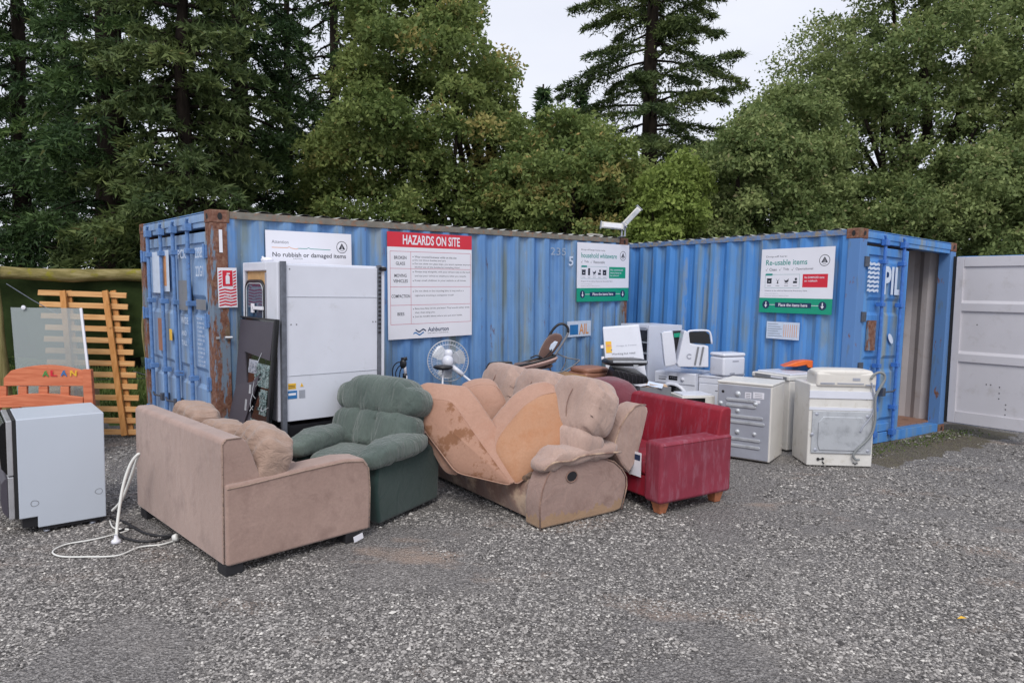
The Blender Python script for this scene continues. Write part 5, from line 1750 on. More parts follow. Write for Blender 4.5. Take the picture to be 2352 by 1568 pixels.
# maroon chair behind
mc = thing('armchair', 'maroon padded armchair, only its rounded back showing behind the brown and red sofas', 'armchair', (1.02, 7.45, 0), .45)
b = MB(); b.pillow((.05, .25, .24), (.42, .42, .23), 5, 8); b.build('base', 'maroon', mc, smooth=True)
b = MB(); b.pillow((.22, .25, .62), (.20, .46, .285), 2.9, 14, wr=.012, seed=6, fn=lambda q, p: q + Vector((.03 * max(0, p.z), 0, -.03 * abs(p.y) ** 3 * max(0, p.z)))); b.build('backrest', 'maroon', mc, smooth=True)
for y in (-.18, .68):
    b = MB(); b.pillow((.0, y, .47), (.36, .12, .12), 2.8, 9, wr=.02, seed=2); b.build('arm_pad', 'maroon', mc, smooth=True)
# ------------------------------------------------------------------ clothes dryer, back panel towards us
dr = thing('dryer', 'dryer turned round, ribbed grey steel back panel with round plugs', 'dryer', (2.87, 7.50, 0), .952)
a_, b_w, hh = .54, .61, .86
b = MB(); b.box(.012, a_, 0, b_w, .015, hh); b.build('cabinet', 'cream', dr, bevel=.01)
b = MB(); b.box(-.0, a_ + .004, -.004, b_w + .004, hh + .001, hh + .03); b.build('top', 'white_dirty', dr, bevel=.01)
b = MB(); b.box(-.004, .0115, .015, b_w - .015, .03, hh - .012); pn = b.build('back_panel', 'galv', dr, bevel=.004)
b = MB()
def obround_x(mb, yc, zc, hy, hz, d, x=-.0045):
    n = 8
    ring = [(x, yc + hy * .0 + (hy - hz) + hz * math.cos(a), zc + hz * math.sin(a)) for a in np.linspace(-1.57, 1.57, n)] + \
           [(x, yc - (hy - hz) + hz * math.cos(a), zc + hz * math.sin(a)) for a in np.linspace(1.57, 4.71, n)]
    mb.prism(ring, (-d, 0, 0))
for z, yc, hy in ((.685, .33, .17), (.62, .33, .17), (.50, .33, .25), (.435, .31, .25), (.245, .30, .20), (.165, .30, .20)):
    obround_x(b, yc, z, hy, .017, .012)
b.build('louvre', 'galv_light', pn, bevel=.005)
for y, z, r_ in ((.37, .75, .035), (.365, .56, .028), (.36, .32, .030), (.17, .315, .026), (.17, .655, .028), (.56, .63, .026)):
    c_ = MB(); c_.lathe([(0, .018), (r_ * .6, .016), (r_, .0)], 14, T=Matrix.Translation((-.005, y, z)) @ Matrix.Rotation(R(-90), 4, 'Y')); c_.build('plug_cap', 'galv_light', pn, smooth=True)
b = MB(); b.box(-.006, -.0045, .22, .29, .71, .78); b.box(-.006, -.0045, .08, .20, .72, .79); b.box(-.006, -.0045, .12, .19, .67, .70); lb_ = b.build('rating_label', 'sign_white', pn)
b = MB()
for k in range(3):
    b.box(-.007, -.0061, .23, .28, .72 + k * .02, .726 + k * .02)
    b.box(-.007, -.0061, .10, .18, .73 + k * .02, .734 + k * .02)
b.build('small_print', 'ink_grey', lb_)
b = MB(); b.disc((-.0046, .54, .765), .017, (-1, 0, 0), 12); b.build('hole', 'gasket', pn)

# ------------------------------------------------------------------ washing machine, back towards us with hose
wm = thing('washing_machine', 'white washing machine turned round, drain hose over its square steel panel', 'washing machine', (3.265, 7.44, 0), -.054)
a_, b_w, hh = .70, .48, .93
b = MB(); b.box(0, a_, .012, b_w, .01, hh - .02); b.build('cabinet', 'white_dirty', wm, bevel=.012)
b = MB(); b.box(.06, a_ + .0, -.01, .3, hh - .045, hh + .115); b.pillow((a_ / 2 + .02, .14, hh + .10), (a_ / 2 - .03, .15, .05), 4, 8)
hd = b.build('console', 'cream', wm, bevel=.03, seg=3)
b = MB(); b.box(.10, .25, -.016, -.0105, hh - .012, hh + .004); b.box(.28, .56, -.016, -.0105, hh - .008, hh + .004); b.box(.58, .68, -.02, -.0105, hh - .02, hh - .006)
b.box(.44, .52, -.014, -.0105, hh + .03, hh + .06); b.build('bracket', 'galv', hd)
b = MB(); b.box(-.004, a_ + .004, -.001, .0115, .76, .84); b.box(-.0, a_, .004, .0116, .63, .66)
b.build('back_strip', 'white_gloss', wm)
b = MB(); b.box(.035, a_ - .02, -.006, .0116, .155, .62); bp = b.build('back_panel', 'galv_light', wm, bevel=.004)
b = MB()
o_ = [(.12, .19), (.10, .25), (.10, .50), (.15, .56), (.56, .56), (.61, .50), (.61, .25), (.56, .19)]
b.prism([(x, -.0065, z) for x, z in o_], (0, -.010, 0)); b.build('pressed_field', 'galv_light', bp, bevel=.006)
for x, z in ((.08, .585), (.08, .19), (.64, .19), (.62, .57), (.04, .36)):
    c_ = MB(); c_.lathe([(0, .006), (.012, .006), (.02, 0)], 12, T=Matrix.Translation((x, -.0065, z)) @ Matrix.Rotation(R(90), 4, 'X')); c_.build('screw_boss', 'galv', bp, smooth=True)
b = MB()
for x, z, r_ in ((.12, .085, .016), (.17, .09, .014), (.145, .085, .006), (.18, .04, .008), (.52, .04, .007), (.5, .05, .006), (.54, .05, .006), (.17, .055, .007), (.19, .80, .012), (.63, .80, .012), (.61, .76, .006)):
    b.disc((x, .0115, z), r_, (0, -1, 0), 10, th=.012)
b.build('hole', 'gasket', wm)
Wm = Matrix.Translation((3.265, 7.44, 0)) @ Matrix.Rotation(-.054, 4, 'Z')
def onback(x, y, off=.03):
    D_ = (1603.8 + .2001 * x, 801.9 + .2001 * y)
    n_ = Wm.to_3x3() @ Vector((0, -1, 0))
    return Wm.inverted() @ onplane(*D_, Wm.translation + n_ * off, n_)
hp1 = [onback(*p) for p in ((1985, 340), (2020, 290), (2080, 265), (2135, 290), (2140, 350), (2100, 420), (2060, 490), (2035, 560), (2030, 660), (2030, 800), (2000, 950), (1930, 1050), (1840, 1130), (1790, 1190), (1780, 1230), (1810, 1265), (1850, 1265))]
b = MB(); b.tube(smooth_path(hp1, 5), .014, 8); b.build('drain_hose', 'hose_grey', wm, smooth=True)
hp2 = [onback(*p, .02) for p in ((1990, 380), (2000, 450), (2020, 540), (2020, 640), (2000, 740), (1950, 820), (1890, 890), (1860, 950))]
b = MB(); b.tube(smooth_path(hp2, 5), .008, 7); b.build('inlet_hose', 'galv', wm, smooth=True)

# ------------------------------------------------------------------ old top loader between
tlw = thing('washing_machine', 'cream top loading washing machine between the two turned machines', 'washing machine', (3.29, 8.06, 0), .503)
a_, b_w, hh = .50, .55, .92
b = MB(); b.box(0, a_, 0, b_w, .03, hh - .06); b.build('cabinet', 'cream', tlw, bevel=.012)
b = MB(); b.box(-.02, a_ + .01, -.006, b_w + .006, hh - .059, hh + .0); tp = b.build('console', 'white_dirty', tlw, bevel=.012)
b = MB(); b.box(-.0235, -.0205, .03, .5, hh - .048, hh - .012); b.build('control_strip', 'mid_grey', tp)
b = MB(); b.box(-.0265, -.0236, .08, .26, hh - .04, hh - .016); b.build('badge', 'sign_white', tp)
b = MB(); b.box(.04, a_ - .02, .03, b_w - .03, hh + .001, hh + .022); b.build('lid', 'white_gloss', tlw, bevel=.008)
b = MB(); b.box(-.006, -.001, .10, .24, hh - .13, hh - .10); b.build('name_plate', 'ink_grey', tlw)
oc = atY(1832, 845, 8.45)
og = thing('plastic_ramp', 'bright orange plastic moulding lying on the cream washing machine', 'plastic part', (oc.x, oc.y, hh + .023))
P = [atY(u, v, 8.45) - Vector((oc.x, oc.y, hh + .023)) for u, v in ((1798, 842), (1830, 831), (1850, 827), (1868, 828), (1869, 846), (1858, 846), (1853, 838), (1830, 842))]
P = [Vector((p.x, p.y, max(0, p.z))) for p in P]
b = MB(); b.prism(P, (.04, .22, 0)); b.build('moulding', 'orange_plastic', og, bevel=.01)
b = MB(); b.box(P[4].x - .07, P[4].x - .02, -.014, -.001, .03, .045); b.build('slot', 'gasket', og)

# ------------------------------------------------------------------ front loader and neighbour
fl = thing('washing_machine', 'white front loading washing machine with big black round door', 'washing machine', (2.36, 8.75, 0), .95)
a_, b_w, hh = .55, .56, .85
b = MB(); b.box(.008, a_, 0, b_w, .02, hh); b.build('cabinet', 'white_gloss', fl, bevel=.01)
b = MB(); b.box(-.004, .0075, .004, b_w - .004, .70, hh - .012); cp = b.build('control_panel', 'white_gloss', fl, bevel=.004)
b = MB(); b.box(-.007, -.0045, .24, .36, .745, .80); b.box(-.0065, -.0045, .40, .50, .745, .755); b.build('display', 'black_gloss', cp)
b = MB()
for k in range(4): b.box(-.0085, -.0072, .25 + k * .026, .265 + k * .026, .765, .785)
b.box(-.006, -.0046, .39, .5, .775, .782); b.build('panel_print', 'ink_grey', cp)
b = MB(); b.lathe([(0, .022), (.022, .02), (.025, 0)], 16, T=Matrix.Translation((-.004, .17, .765)) @ Matrix.Rotation(R(-90), 4, 'Y')); b.build('dial', 'white_gloss', cp, smooth=True)
Td = Matrix.Translation((.0, .31, .48)) @ Matrix.Rotation(R(-90), 4, 'Y')
b = MB(); b.lathe([(.235, .0), (.235, .02), (.215, .035), (.20, .03)], 32, T=Td); do_ = b.build('door', 'white_gloss', fl, smooth=True)
b = MB(); b.lathe([(0, .05), (.10, .047), (.17, .034), (.20, .022)], 32, T=Td); b.build('door_glass', 'black_gloss', do_, smooth=True)
dwn = thing('appliance', 'plain white low appliance right of the front loader, a small box on top', 'appliance', (2.745, 8.60, 0), .92)
b = MB(); b.box(0, .56, 0, .395, .02, .805); b.build('cabinet', 'white_gloss', dwn, bevel=.01)
b = MB(); b.box(-.012, .57, -.003, .398, .806, .83); b.build('top', 'white_gloss', dwn, bevel=.006)
b = MB(); b.box(-.016, -.0005, .006, .389, .06, .725); d_ = b.build('door', 'white_gloss', dwn, bevel=.006)
b = MB(); b.box(-.018, -.0165, .1, .17, .64, .65); b.build('badge', 'ink_grey', d_)
b = MB(); b.box(-.012, -.0005, .006, .389, .735, .80); b.build('fascia', 'white_gloss', dwn)

# small box appliance on top
bmk = thing('bread_maker', 'small rounded white bread maker on the plain white appliance', 'bread maker', (2.71, 8.62, .831), .45)
b = MB(); b.box(-.05, .32, .0, .26, .008, .25); b.build('body', 'white_gloss', bmk, bevel=.03, seg=4)
b = MB(); b.box(-.052, .322, -.002, .262, .251, .30); b.build('lid', 'white_gloss', bmk, bevel=.024, seg=3)
b = MB(); b.box(.1, .2, -.004, -.0005, .19, .205); b.box(.06, .14, -.004, -.0005, .03, .05); b.build('badge', 'galv', bmk)
# gutted casing
D2 = lambda x, y: (1352.8 + .166 * x, 718.2 + .166 * y)
cas = thing('casing', 'gutted white appliance casing tipped over on the front loader, black inside', 'appliance casing', (2.28, 8.78, .851))
def trc(pts, Y):
    out = [atY(*D2(x, y), Y) - cas.location for x, y in pts]
    return [Vector((p.x, p.y, max(.0, p.z))) for p in out]
b = MB(); b.prism(trc([(1005, 285), (1040, 262), (1150, 250), (1175, 360), (1215, 700), (1190, 725), (1055, 745), (1040, 640)], 8.80), (.03, .22, 0)); b.build('side_panel', 'white_gloss', cas, bevel=.01)
b = MB(); b.prism(trc([(1318, 250), (1345, 245), (1385, 290), (1400, 425), (1520, 450), (1655, 460), (1655, 755), (1240, 750), (1218, 705)], 8.72), (.02, .26, 0)); sh_ = b.build('shell', 'white_gloss', cas, bevel=.012)
b = MB(); rim = trc([(1375, 420), (1370, 290), (1400, 250), (1620, 245), (1680, 290), (1700, 430)], 8.9); b.tube(smooth_path(rim, 3), .013, 7); b.build('rim', 'white_gloss', sh_, smooth=True)
b = MB(); b.prism(trc([(1385, 420), (1385, 290), (1410, 262), (1610, 258), (1665, 300), (1685, 430)], 8.91), (.0, .05, 0)); b.build('cavity', 'black_gloss', sh_)
b = MB(); b.prism(trc([(1165, 250), (1300, 245), (1270, 380), (1215, 690), (1180, 380)], 8.99), (.0, .03, 0)); b.build('inner_bag', 'black_plastic', cas)
b = MB(); b.prism(trc([(1175, 285), (1290, 275), (1285, 335), (1180, 340)], 8.97), (.0, .01, 0)); b.build('green_strip', 'sign_green', cas)
b = MB(); b.prism(trc([(1500, 470), (1525, 470), (1475, 720), (1455, 715)], 8.715), (.0, -.012, 0)); b.prism(trc([(1570, 470), (1595, 470), (1545, 720), (1525, 715)], 8.715), (.0, -.012, 0)); b.build('handle_rail', 'mid_grey', sh_)
b = MB(); pc = trc([(1390, 600)], 8.712)[0]; b.tube([(pc.x + .03 * math.cos(a), pc.y, pc.z + .028 * math.sin(a)) for a in np.linspace(.6, 5.6, 14)], .004, 5); b.build('embossed_ring', 'galv', sh_)

# ------------------------------------------------------------------ fridge without its door
fr = thing('fridge', 'tall white fridge standing open, dark shelves inside, behind the whiteware', 'fridge', (1.88, 9.40, 0), .52)
a_, b_w, hh = .60, .62, 1.43
b = MB()
b.box(.55, a_, 0, b_w, .02, hh); b.box(0, .5499, 0, .04, .02, hh); b.box(0, .5499, b_w - .04, b_w, .02, hh)
b.box(0, .5499, .0401, b_w - .0401, hh - .05, hh); b.box(0, .5499, .0401, b_w - .0401, .02, .12)
b.build('cabinet', 'white_gloss', fr, bevel=.004)
b = MB(); b.box(.50, .549, .041, b_w - .041, .121, hh - .051); b.build('liner', 'dark_grey', fr)
for z in (.4, .62, .84, 1.03, 1.18):
    b = MB(); b.box(.02, .499, .042, b_w - .042, z, z + .012); b.build('shelf', 'galv_light', fr)
b = MB(); b.box(-.012, -.001, .05, .3, hh - .07, hh - .03); b.build('hinge', 'galv', fr)
# its door standing in front
fdw = [atY(1384, 752, 8.95), atY(1468, 746, 8.90), atY(1482, 835, 8.80), atY(1394, 864, 8.80)]
fd = thing('whiteware_panel', 'loose white fridge door with handwriting and a yellow energy label', 'loose panel', (fdw[3].x, 8.70, 0))
T0 = Vector((fdw[3].x, 8.70, 0))
tl_, tr_ = fdw[0] - T0, fdw[1] - T0
bl_, br_ = atY(1404, 1000, 8.66) - T0, atY(1506, 990, 8.62) - T0
bl_.z = br_.z = 0.01
b = MB(); b.prism([tl_, tr_, br_, bl_], (.01, .055, .01)); dpan = b.build('panel', 'white_gloss', fd, bevel=.012, seg=3)
fn = (tr_ - tl_).cross(bl_ - tl_).normalized()
if fn.y > 0: fn = -fn
xd = (tr_ - tl_).normalized()
zd = xd.cross(fn).normalized()
if zd.z < 0: zd = -zd
Tp = Matrix((xd, -fn, zd)).transposed().to_4x4(); Tp.translation = bl_.lerp(tl_, .55) + fn * .003
q = random.Random(4)
b = MB()
b.text('Working but need', .09, .27, .30, .034, 0); b.text('needs a clean out', .07, .22, .30, .028, 1); b.text('Fridge & freezer', .16, .38, .26, .022, 1); b.text('cold OK', .17, .12, .13, .02, 1)
b.disc((.09, -.001, .345), .009, (0, -1, 0), 10, 0)
b.build('handwriting', ['ink_grey', 'galv'], dpan, T=Tp)
b = MB(); rect(b, .02, .31, .075, .15, 0, -.0005); rect(b, .03, .39, .06, .03, 1, -.001)
b.build('energy_label', ['yellow', 'ink_orange'], dpan, T=Tp)
for z in (.10, .25, .40):
    b = MB(); b.box(-.045, -.008, .02, .05, z - .02, z + .02); b.build('shelf_bracket', 'sign_white', dpan, T=Tp)

# black monitor on a dark stand
st_ = thing('side_cabinet', 'dark low cabinet under the black boxy television', 'cabinet', (1.20, 8.38, 0), .1)
b = MB(); b.box(0, .50, 0, .38, .0, .74); b.build('carcass', 'black_plastic', st_, bevel=.006)
b = MB(); b.box(.02, .24, -.012, -.001, .05, .70); b.box(.26, .48, -.012, -.001, .05, .70); b.build('door', 'dark_grey', st_)
crt = thing('television', 'black boxy old television face down under a black tray, near the fridge', 'television', (1.22, 8.36, .741), .12)
b = MB()
vs = [(0, 0, 0), (.50, -.02, 0), (.50, .36, 0), (0, .36, 0), (.03, -.03, .20), (.44, -.05, .12), (.40, .30, .17), (.06, .30, .22)]
b.add(vs, [(0, 3, 2, 1), (4, 5, 6, 7), (0, 1, 5, 4), (1, 2, 6, 5), (2, 3, 7, 6), (3, 0, 4, 7)]); b.build('casing', 'black_plastic', crt, bevel=.02)
b = MB()
for k in range(7): b.tube(smooth_path([(.06 + k * .05, -.03, .20 - k * .01), (.1 + k * .05, -.045, .12), (.13 + k * .045, -.03, .02)], 3), .003, 4)
b.build('loose_wire', 'dark_grey', crt)
b = MB(); b.pillow((.20, .12, .275), (.27, .2, .045), 3.5, 9); ty = b.build('tray', 'black_plastic', crt, smooth=True)
b = MB(); b.box(.0, .42, -.085, -.075, .285, .31); b.box(.25, .31, -.1, -.085, .23, .26); b.build('tray_label', 'galv_light', ty)

# boxes between the sofas and the machines
cbx = thing('carton_stack_box', 'open cardboard carton behind the maroon armchair', 'carton', (1.56, 8.00, 0), .15)
b = MB(); b.box(-.05, .36, 0, .30, 0, .50); b.build('box', 'cardboard', cbx, bevel=.004)
cr2 = thing('crate', 'grey lined crate stuffed with papers, on top of the carton', 'crate', (1.51, 7.98, .502), .15)
b = MB()
for q_ in ((0, .38, 0, .012), (0, .38, .288, .30), (0, .012, .012, .288), (.368, .38, .012, .288)):
    b.box(q_[0], q_[1], q_[2], q_[3], 0, .27)
b.box(.012, .368, .012, .288, 0, .012); b.build('box', 'mid_grey', cr2)
q = random.Random(12)
for i in range(9):
    b = MB(); w = q.uniform(.12, .22)
    b.box(0, w, 0, w * .7, 0, .004)
    b.build('paper', ('sign_white', 'white_faded', 'cardboard')[i % 3], cr2, T=Matrix.Translation((q.uniform(.0, .20), q.uniform(.0, .12), .23 + i * .008)) @ Matrix.Rotation(q.uniform(-.5, .5), 4, 'Z') @ Matrix.Rotation(q.uniform(-.35, .35), 4, 'Y') @ Matrix.Rotation(q.uniform(-.3, .3), 4, 'X'))
b = MB(); b.box(.02, .3, .02, .28, .012, .22); b.build('paper', 'white_faded', cr2)
ctn = thing('carton', 'plain brown carton holding up the small white microwave', 'carton', (2.02, 7.98, 0), .2)
b = MB(); b.box(0, .38, 0, .32, 0, .44); b.build('box', 'cardboard', ctn, bevel=.004)
mw = thing('microwave', 'small dusty white microwave beside the grey dryer back', 'microwave', (2.00, 7.96, .442), .2)
b = MB(); b.box(0, .42, 0, .34, .01, .235); b.build('casing', 'white_dirty', mw, bevel=.012)
b = MB(); b.prism([(.02, .02, .236), (.40, .02, .236), (.38, .32, .236), (.03, .31, .236)], (0, 0, .012)); b.build('top_cover', 'white_gloss', mw, bevel=.006)
b = MB(); b.box(.02, .29, -.006, -.0005, .03, .21); b.build('door', 'black_gloss', mw)

# ------------------------------------------------------------------ table with pram, frames, fan
tbl = thing('table', 'low wooden table with a shelf, pushchair on top, by the container wall', 'table', (.02, 8.28, 0), .30)
b = MB(); b.box(-.02, .96, -.02, .44, .80, .83); b.build('tabletop', 'table_wood', tbl, bevel=.004)
b = MB(); b.box(.02, .92, .0, .40, .60, .618); b.build('shelf', 'table_wood', tbl)
for x, y in ((.0, .0), (.90, .0), (.0, .38), (.90, .38)):
    b = MB(); b.box(x, x + .04, y, y + .04, 0, .799); b.build('leg', 'table_wood', tbl)
D1 = lambda x, y: (871.7 + .2224 * x, 697.3 + .2224 * y)
PY = 8.36
pr_ = thing('pushchair', 'brown folded pushchair seat with black frame lying on the wooden table', 'pushchair', (.55, PY, .831))
def tq(pts, dy=0):
    return [atY(*D1(x, y), PY + dy) - pr_.location for x, y in pts]
b = MB(); b.tube(smooth_path(tq([(1700, 430), (1745, 350), (1790, 270), (1850, 215), (1905, 212), (1945, 250), (1948, 300)], .1), 4), .016, 8); b.build('handle', 'black_plastic', pr_, smooth=True)
b = MB(); b.tube(smooth_path(tq([(1948, 300), (1925, 350), (1870, 440), (1800, 545), (1740, 590)], -.02), 4), .014, 8)
b.tube(tq([(1840, 520), (1940, 560), (2070, 582)], .1), .009, 6); b.tube(smooth_path(tq([(1925, 540), (1915, 620), (1870, 700)], .15), 3), .008, 6)
b.tube(smooth_path(tq([(2070, 582), (2000, 640), (1880, 705), (1780, 705)], -.05), 3), .009, 6); b.tube(tq([(1740, 590), (1770, 700)], 0), .01, 6)
b.build('frame', 'mid_grey', pr_, smooth=True)
def padpoly(name, pts, th, mat, dy=0):
    P = tq(pts, dy)
    b = MB(); b.prism(P, (0, th, 0)); return b.build(name, mat, pr_, bevel=.03, seg=3)
M['pram_brown'] = fabric('pram_brown', S(96, 74, 70), S(126, 100, 92))
M['pram_rim'] = fabric('pram_rim', S(176, 146, 140), S(206, 180, 172), sheen=0)
padpoly('seat_back', [(1640, 540), (1665, 470), (1705, 395), (1755, 330), (1815, 308), (1880, 318), (1895, 360), (1860, 430), (1800, 510), (1745, 580), (1680, 590)], .16, 'pram_brown')
b = MB(); P = tq([(1750, 470), (1770, 420), (1810, 385), (1845, 395), (1820, 440), (1780, 500)], -.012); b.prism(P, (0, .03, 0)); b.build('seat_pad', 'white_faded', pr_, bevel=.008)
c0 = tq([(1590, 635)])[0]
for k, (dz, rx, m_, rr) in enumerate(((.06, .27, 'black_plastic', .016), (.03, .285, 'pram_rim', .018), (.0, .27, 'pram_brown', .018), (-.02, .24, 'black_plastic', .014))):
    b = MB(); b.tube([(c0.x + rx * math.cos(a) * .98, c0.y + .17 * math.sin(a), max(.016, c0.z + dz + .075 * math.cos(a) + (-.01))) for a in np.linspace(0, 6.283, 28)[:-1]], rr, 7, closed=True); b.build('rim', m_, pr_, smooth=True)
b = MB(); b.pillow((c0.x, c0.y, max(.05, c0.z - .0)), (.24, .14, .035), 2.6, 8, wr=.02); b.build('seat', 'pram_brown', pr_, smooth=True)
b = MB(); b.tube(smooth_path(tq([(1560, 560), (1620, 535), (1680, 560), (1720, 610)], -.1), 4), .010, 6); b.tube(smooth_path(tq([(1640, 600), (1700, 560), (1760, 500), (1780, 470)], -.03), 3), .007, 6); b.build('harness', 'black_plastic', pr_, smooth=True)

fy = 8.05
bf = thing('chair_frame', 'bent black tube chair frame left of the wooden table', 'chair frame', (atY(1147, 850, fy).x, fy, 0))
def bq(pts, dy=0):
    return [atY(*D1(x, y), fy + dy) - bf.location for x, y in pts]
for dy, s_ in ((0, 0), (.10, 38), (.28, 90)):
    b = MB(); P = bq([(1098 + s_ * .3, 740), (1105 + s_ * .3, 690), (1125 + s_ * .5, 635), (1160 + s_ * .5, 612), (1345, 606), (1362, 630), (1368, 740)], dy)
    e0, e1 = P[0].copy(), P[-1].copy(); e0.z = 0; e1.z = 0
    b.tube(smooth_path([e0] + P + [e1], 3), .013, 7); b.build('tube', 'black_plastic', bf, smooth=True)
b = MB(); b.box(-.14, .15, .0, .3, .68, .70); b.build('seat_board', 'table_wood', bf)

FYY = 7.75
fc = atY(1037, 841, FYY)
fan = thing('fan', 'white pedestal fan with round cage, tipped to the right against the wall', 'fan', (fc.x, FYY, 0))
fq = lambda x, y, dy=0: atY(*D1(x, y), FYY + dy) - fan.location
ctr = fq(708, 590)
rr_ = .232
Tf = Matrix.Translation(ctr) @ Matrix.Rotation(R(12), 4, 'Z') @ Matrix.Rotation(R(82), 4, 'X')
cg = MB(); cg.tube([(rr_ * math.cos(a), rr_ * math.sin(a), 0) for a in np.linspace(0, 6.283, 41)[:-1]], .006, 6, closed=True, T=Tf)
cage = cg.build('cage_ring', 'galv_light', fan, smooth=True)
cg = MB()
for sgn in (1, -1):
    for k in range(44):
        a = k * 6.283 / 44
        cg.tube([(rr_ * q_ * math.cos(a + .2 * sgn * (1 - q_)), rr_ * q_ * math.sin(a + .2 * sgn * (1 - q_)), sgn * .065 * (1 - q_ ** 2.5)) for q_ in (.18, .45, .75, 1)], .0012, 3, T=Tf, caps=False)
    for q_ in (.3, .55, .8):
        cg.tube([(rr_ * q_ * math.cos(a), rr_ * q_ * math.sin(a), sgn * .065 * (1 - q_ ** 2.5)) for a in np.linspace(0, 6.283, 31)[:-1]], .0015, 3, T=Tf, closed=True)
cg.build('cage_wire', 'white_gloss', cage)
for k in range(3):
    a = k * 2.094 + .3
    b = MB(); P = []
    for i, (r_, w) in enumerate(((.03, .02), (.10, .07), (.17, .085), (.20, .04))):
        P.append((r_, w))
    top = [(r_ * math.cos(a) - w * math.sin(a), r_ * math.sin(a) + w * math.cos(a), .01) for r_, w in P]
    bot = [(r_ * math.cos(a) + w * math.sin(a), r_ * math.sin(a) - w * math.cos(a), -.012) for r_, w in P]
    b.add(top + bot, [(i, i + 1, 5 + i, 4 + i) for i in range(3)], T=Tf)
    b.build('blade', 'galv_light', fan)
b = MB(); b.pillow(fq(712, 520, -.08), (.05, .05, .055), 2.3, 6); b.pillow(fq(705, 600, -.1), (.065, .08, .075), 2.3, 6); b.build('motor', 'white_gloss', fan, smooth=True)
b = MB(); p0_, p1_ = fq(740, 640, -.08), fq(960, 815, -.1)
d_ = (p1_ - p0_).normalized(); pe = p0_ + d_ * ((p0_.z - .03) / -d_.z)
b.tube([p0_, p0_.lerp(p1_, .55)], .028, 10); b.tube([p0_.lerp(p1_, .55), p1_, p0_ + d_ * .9], .013, 8); b.build('pole', 'white_gloss', fan, smooth=True)
b = MB(); b.lathe([(0, .03), (.16, .025), (.2, .0)], 20, T=Matrix.Translation((p0_ + d_ * .9)) @ Matrix.Translation((0, 0, -.01))); b.build('foot', 'white_gloss', fan, smooth=True)
pz = (p0_ + d_ * .9).z
if pz > .05:
    b = MB(); q_ = p0_ + d_ * .9; b.tube([q_, (q_.x, q_.y, .0)], .02, 8); b.build('stand', 'white_gloss', fan, smooth=True)
sc_ = atY(*D1(655, 665), 7.45)
sto = thing('bar_stool', 'small stool with black disc seat on a thin pale pole before the fan', 'stool', (sc_.x, sc_.y, 0))
b = MB(); b.lathe([(0, -.02), (.07, -.015), (.10, .0), (.11, .012), (.09, .03), (0, .034)], 22, T=Matrix.Translation((0, 0, sc_.z))); b.build('seat', 'black_plastic', sto, smooth=True)
b = MB(); b.tube([(.0, 0, sc_.z - .015), (-.02, 0, .02)], .010, 8); b.build('pole', 'sign_white', sto, smooth=True)
b = MB(); b.lathe([(0, .03), (.03, .025), (.15, .012), (.16, 0)], 20, T=Matrix.Translation((-.02, 0, 0))); b.build('foot', 'black_plastic', sto, smooth=True)
# handlebar of a child's scooter
hy = 7.15
hc_ = atY(*D1(250, 640), hy)
sco = thing('scooter', 'upper half of a small black and white scooter against the container', 'scooter', (hc_.x, hy, 0))
hq = lambda x, y, dy=0: atY(*D1(x, y), hy + dy) - sco.location
b = MB(); P = [hq(255, 585), hq(262, 660), hq(265, 770)]; e = P[-1].copy(); e.z = .1; b.tube(P[:2] + [hq(268, 740)], .016, 8); b.tube([hq(268, 740), e], .02, 8); b.build('stem', 'sign_white', sco, smooth=True)
b = MB(); b.tube([hq(225, 575), hq(285, 565)], .018, 8); b.pillow(hq(245, 620), (.035, .03, .05), 2.5, 5); b.tube([hq(262, 720), hq(262, 770)], .024, 8); b.build('grip', 'black_plastic', sco, smooth=True)
b = MB()
for pts in ([(240, 600), (180, 610), (140, 660), (135, 740), (160, 775)], [(235, 625), (190, 660), (165, 720), (175, 770)], [(245, 640), (215, 690), (205, 760)]):
    b.tube(smooth_path([hq(*p) for p in pts], 4), .006, 5)
b.build('brake_cable', 'black_plastic', sco, smooth=True)
b = MB(); b.box(-.02, .06, -.25, .25, .07, .10); b.build('deck', 'black_plastic', sco, bevel=.008)
for y in (-.24, .24):
    b = MB(); b.lathe([(0, -.012), (.05, -.012), (.055, 0), (.05, .012), (0, .012)], 16, T=Matrix.Translation((.02, y, .055)) @ Matrix.Rotation(R(90), 4, 'Y')); b.build('wheel', 'black_plastic', sco, smooth=True)
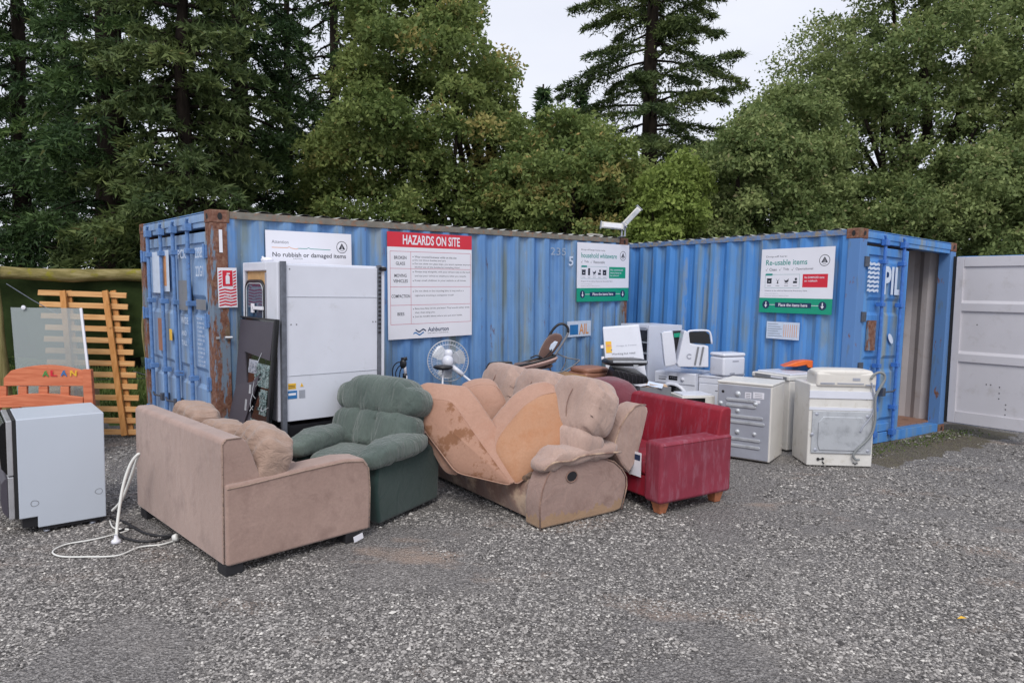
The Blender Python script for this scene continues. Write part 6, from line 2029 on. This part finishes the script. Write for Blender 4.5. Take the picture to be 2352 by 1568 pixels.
# brown ottoman behind the table
ob_ = thing('ottoman', 'brown leather box seat behind the pushchair, against the wall', 'ottoman', (.93, 8.55, 0), .55)
b = MB(); b.box(0, .42, 0, .4, .02, .86); b.build('body', 'brown_leather', ob_, bevel=.04, seg=3)
b = MB(); b.pillow((.21, .2, .88), (.21, .2, .04), 4, 8); b.build('seat_pad', 'brown_leather', ob_, smooth=True)

# ------------------------------------------------------------------ floodlights on the left container's roof
for i, (pa, pb, r_, lab) in enumerate((((1381, 516), (1431, 521), .042, 'weathered white box floodlight lying level on the container corner'),
                                       ((1433, 516), (1468, 479), .038, 'weathered white box floodlight tilted up steeply on the container corner'))):
    Y = 10.15
    a, c_ = atY(*pa, Y), atY(*pb, Y)
    fl_ = thing('floodlight', lab, 'floodlight', tuple(a), group='floodlights on the container roof')
    d = c_ - a
    b = MB(); L = d.length
    Tm = Matrix.Rotation(math.atan2(-d.z, d.x), 4, 'Y')
    b.box(0, L, -.05, .05, -r_, r_); hs_ = b.build('housing', 'white_dirty', fl_, bevel=.008, T=Tm)
    b = MB(); b.box(.03, L - .03, -.056, -.051, -r_ * .7, r_ * .6); b.build('lens', 'galv_light' if i else 'sign_white', hs_)
    b = MB(); b.box(-.012, .0, -.055, .055, -r_ - .02, r_ + .01); b.box(L, L + .012, -.055, .055, -r_ - .01, r_ + .02); b.build('end_cap', 'galv', hs_, bevel=.003)
    top = C1 @ Vector((L_ - .15, .1, H_))
    b = MB(); base_ = top - Vector(a) + Vector((.0, .0, .0))
    st = Vector((L * .95, 0, 0)) if i == 0 else Vector((0.02, 0, -.01))
    b.tube([st, (st.x, st.y, base_.z + .02), base_ + Vector((0, 0, .0))], .012, 6); b.build('bracket', 'galv', fl_)
tp_ = C1 @ Vector((L_ - .62, .12, H_ + .012))
o = MB().box(-.13, .12, -.05, .05, 0, .028).build('roof_block', 'concrete', bevel=.006); o.location = tp_; o.rotation_euler = (0, 0, .75)
tag(o, 'small pale slab lying on the container roof left of the floodlights', 'slab')
# yellow leaf and pebbles
lf = gnd(2198, 1420, .01)
b = MB(); b.add([(0, 0, 0), (.03, .012, .012), (.06, 0, .004), (.035, -.022, .014)], [(0, 1, 2), (0, 2, 3)]); o = b.build('dead_leaf', 'yellow', smooth=True); o.location = lf
tag(o, 'single yellow leaf on the gravel at the lower right', 'leaf')
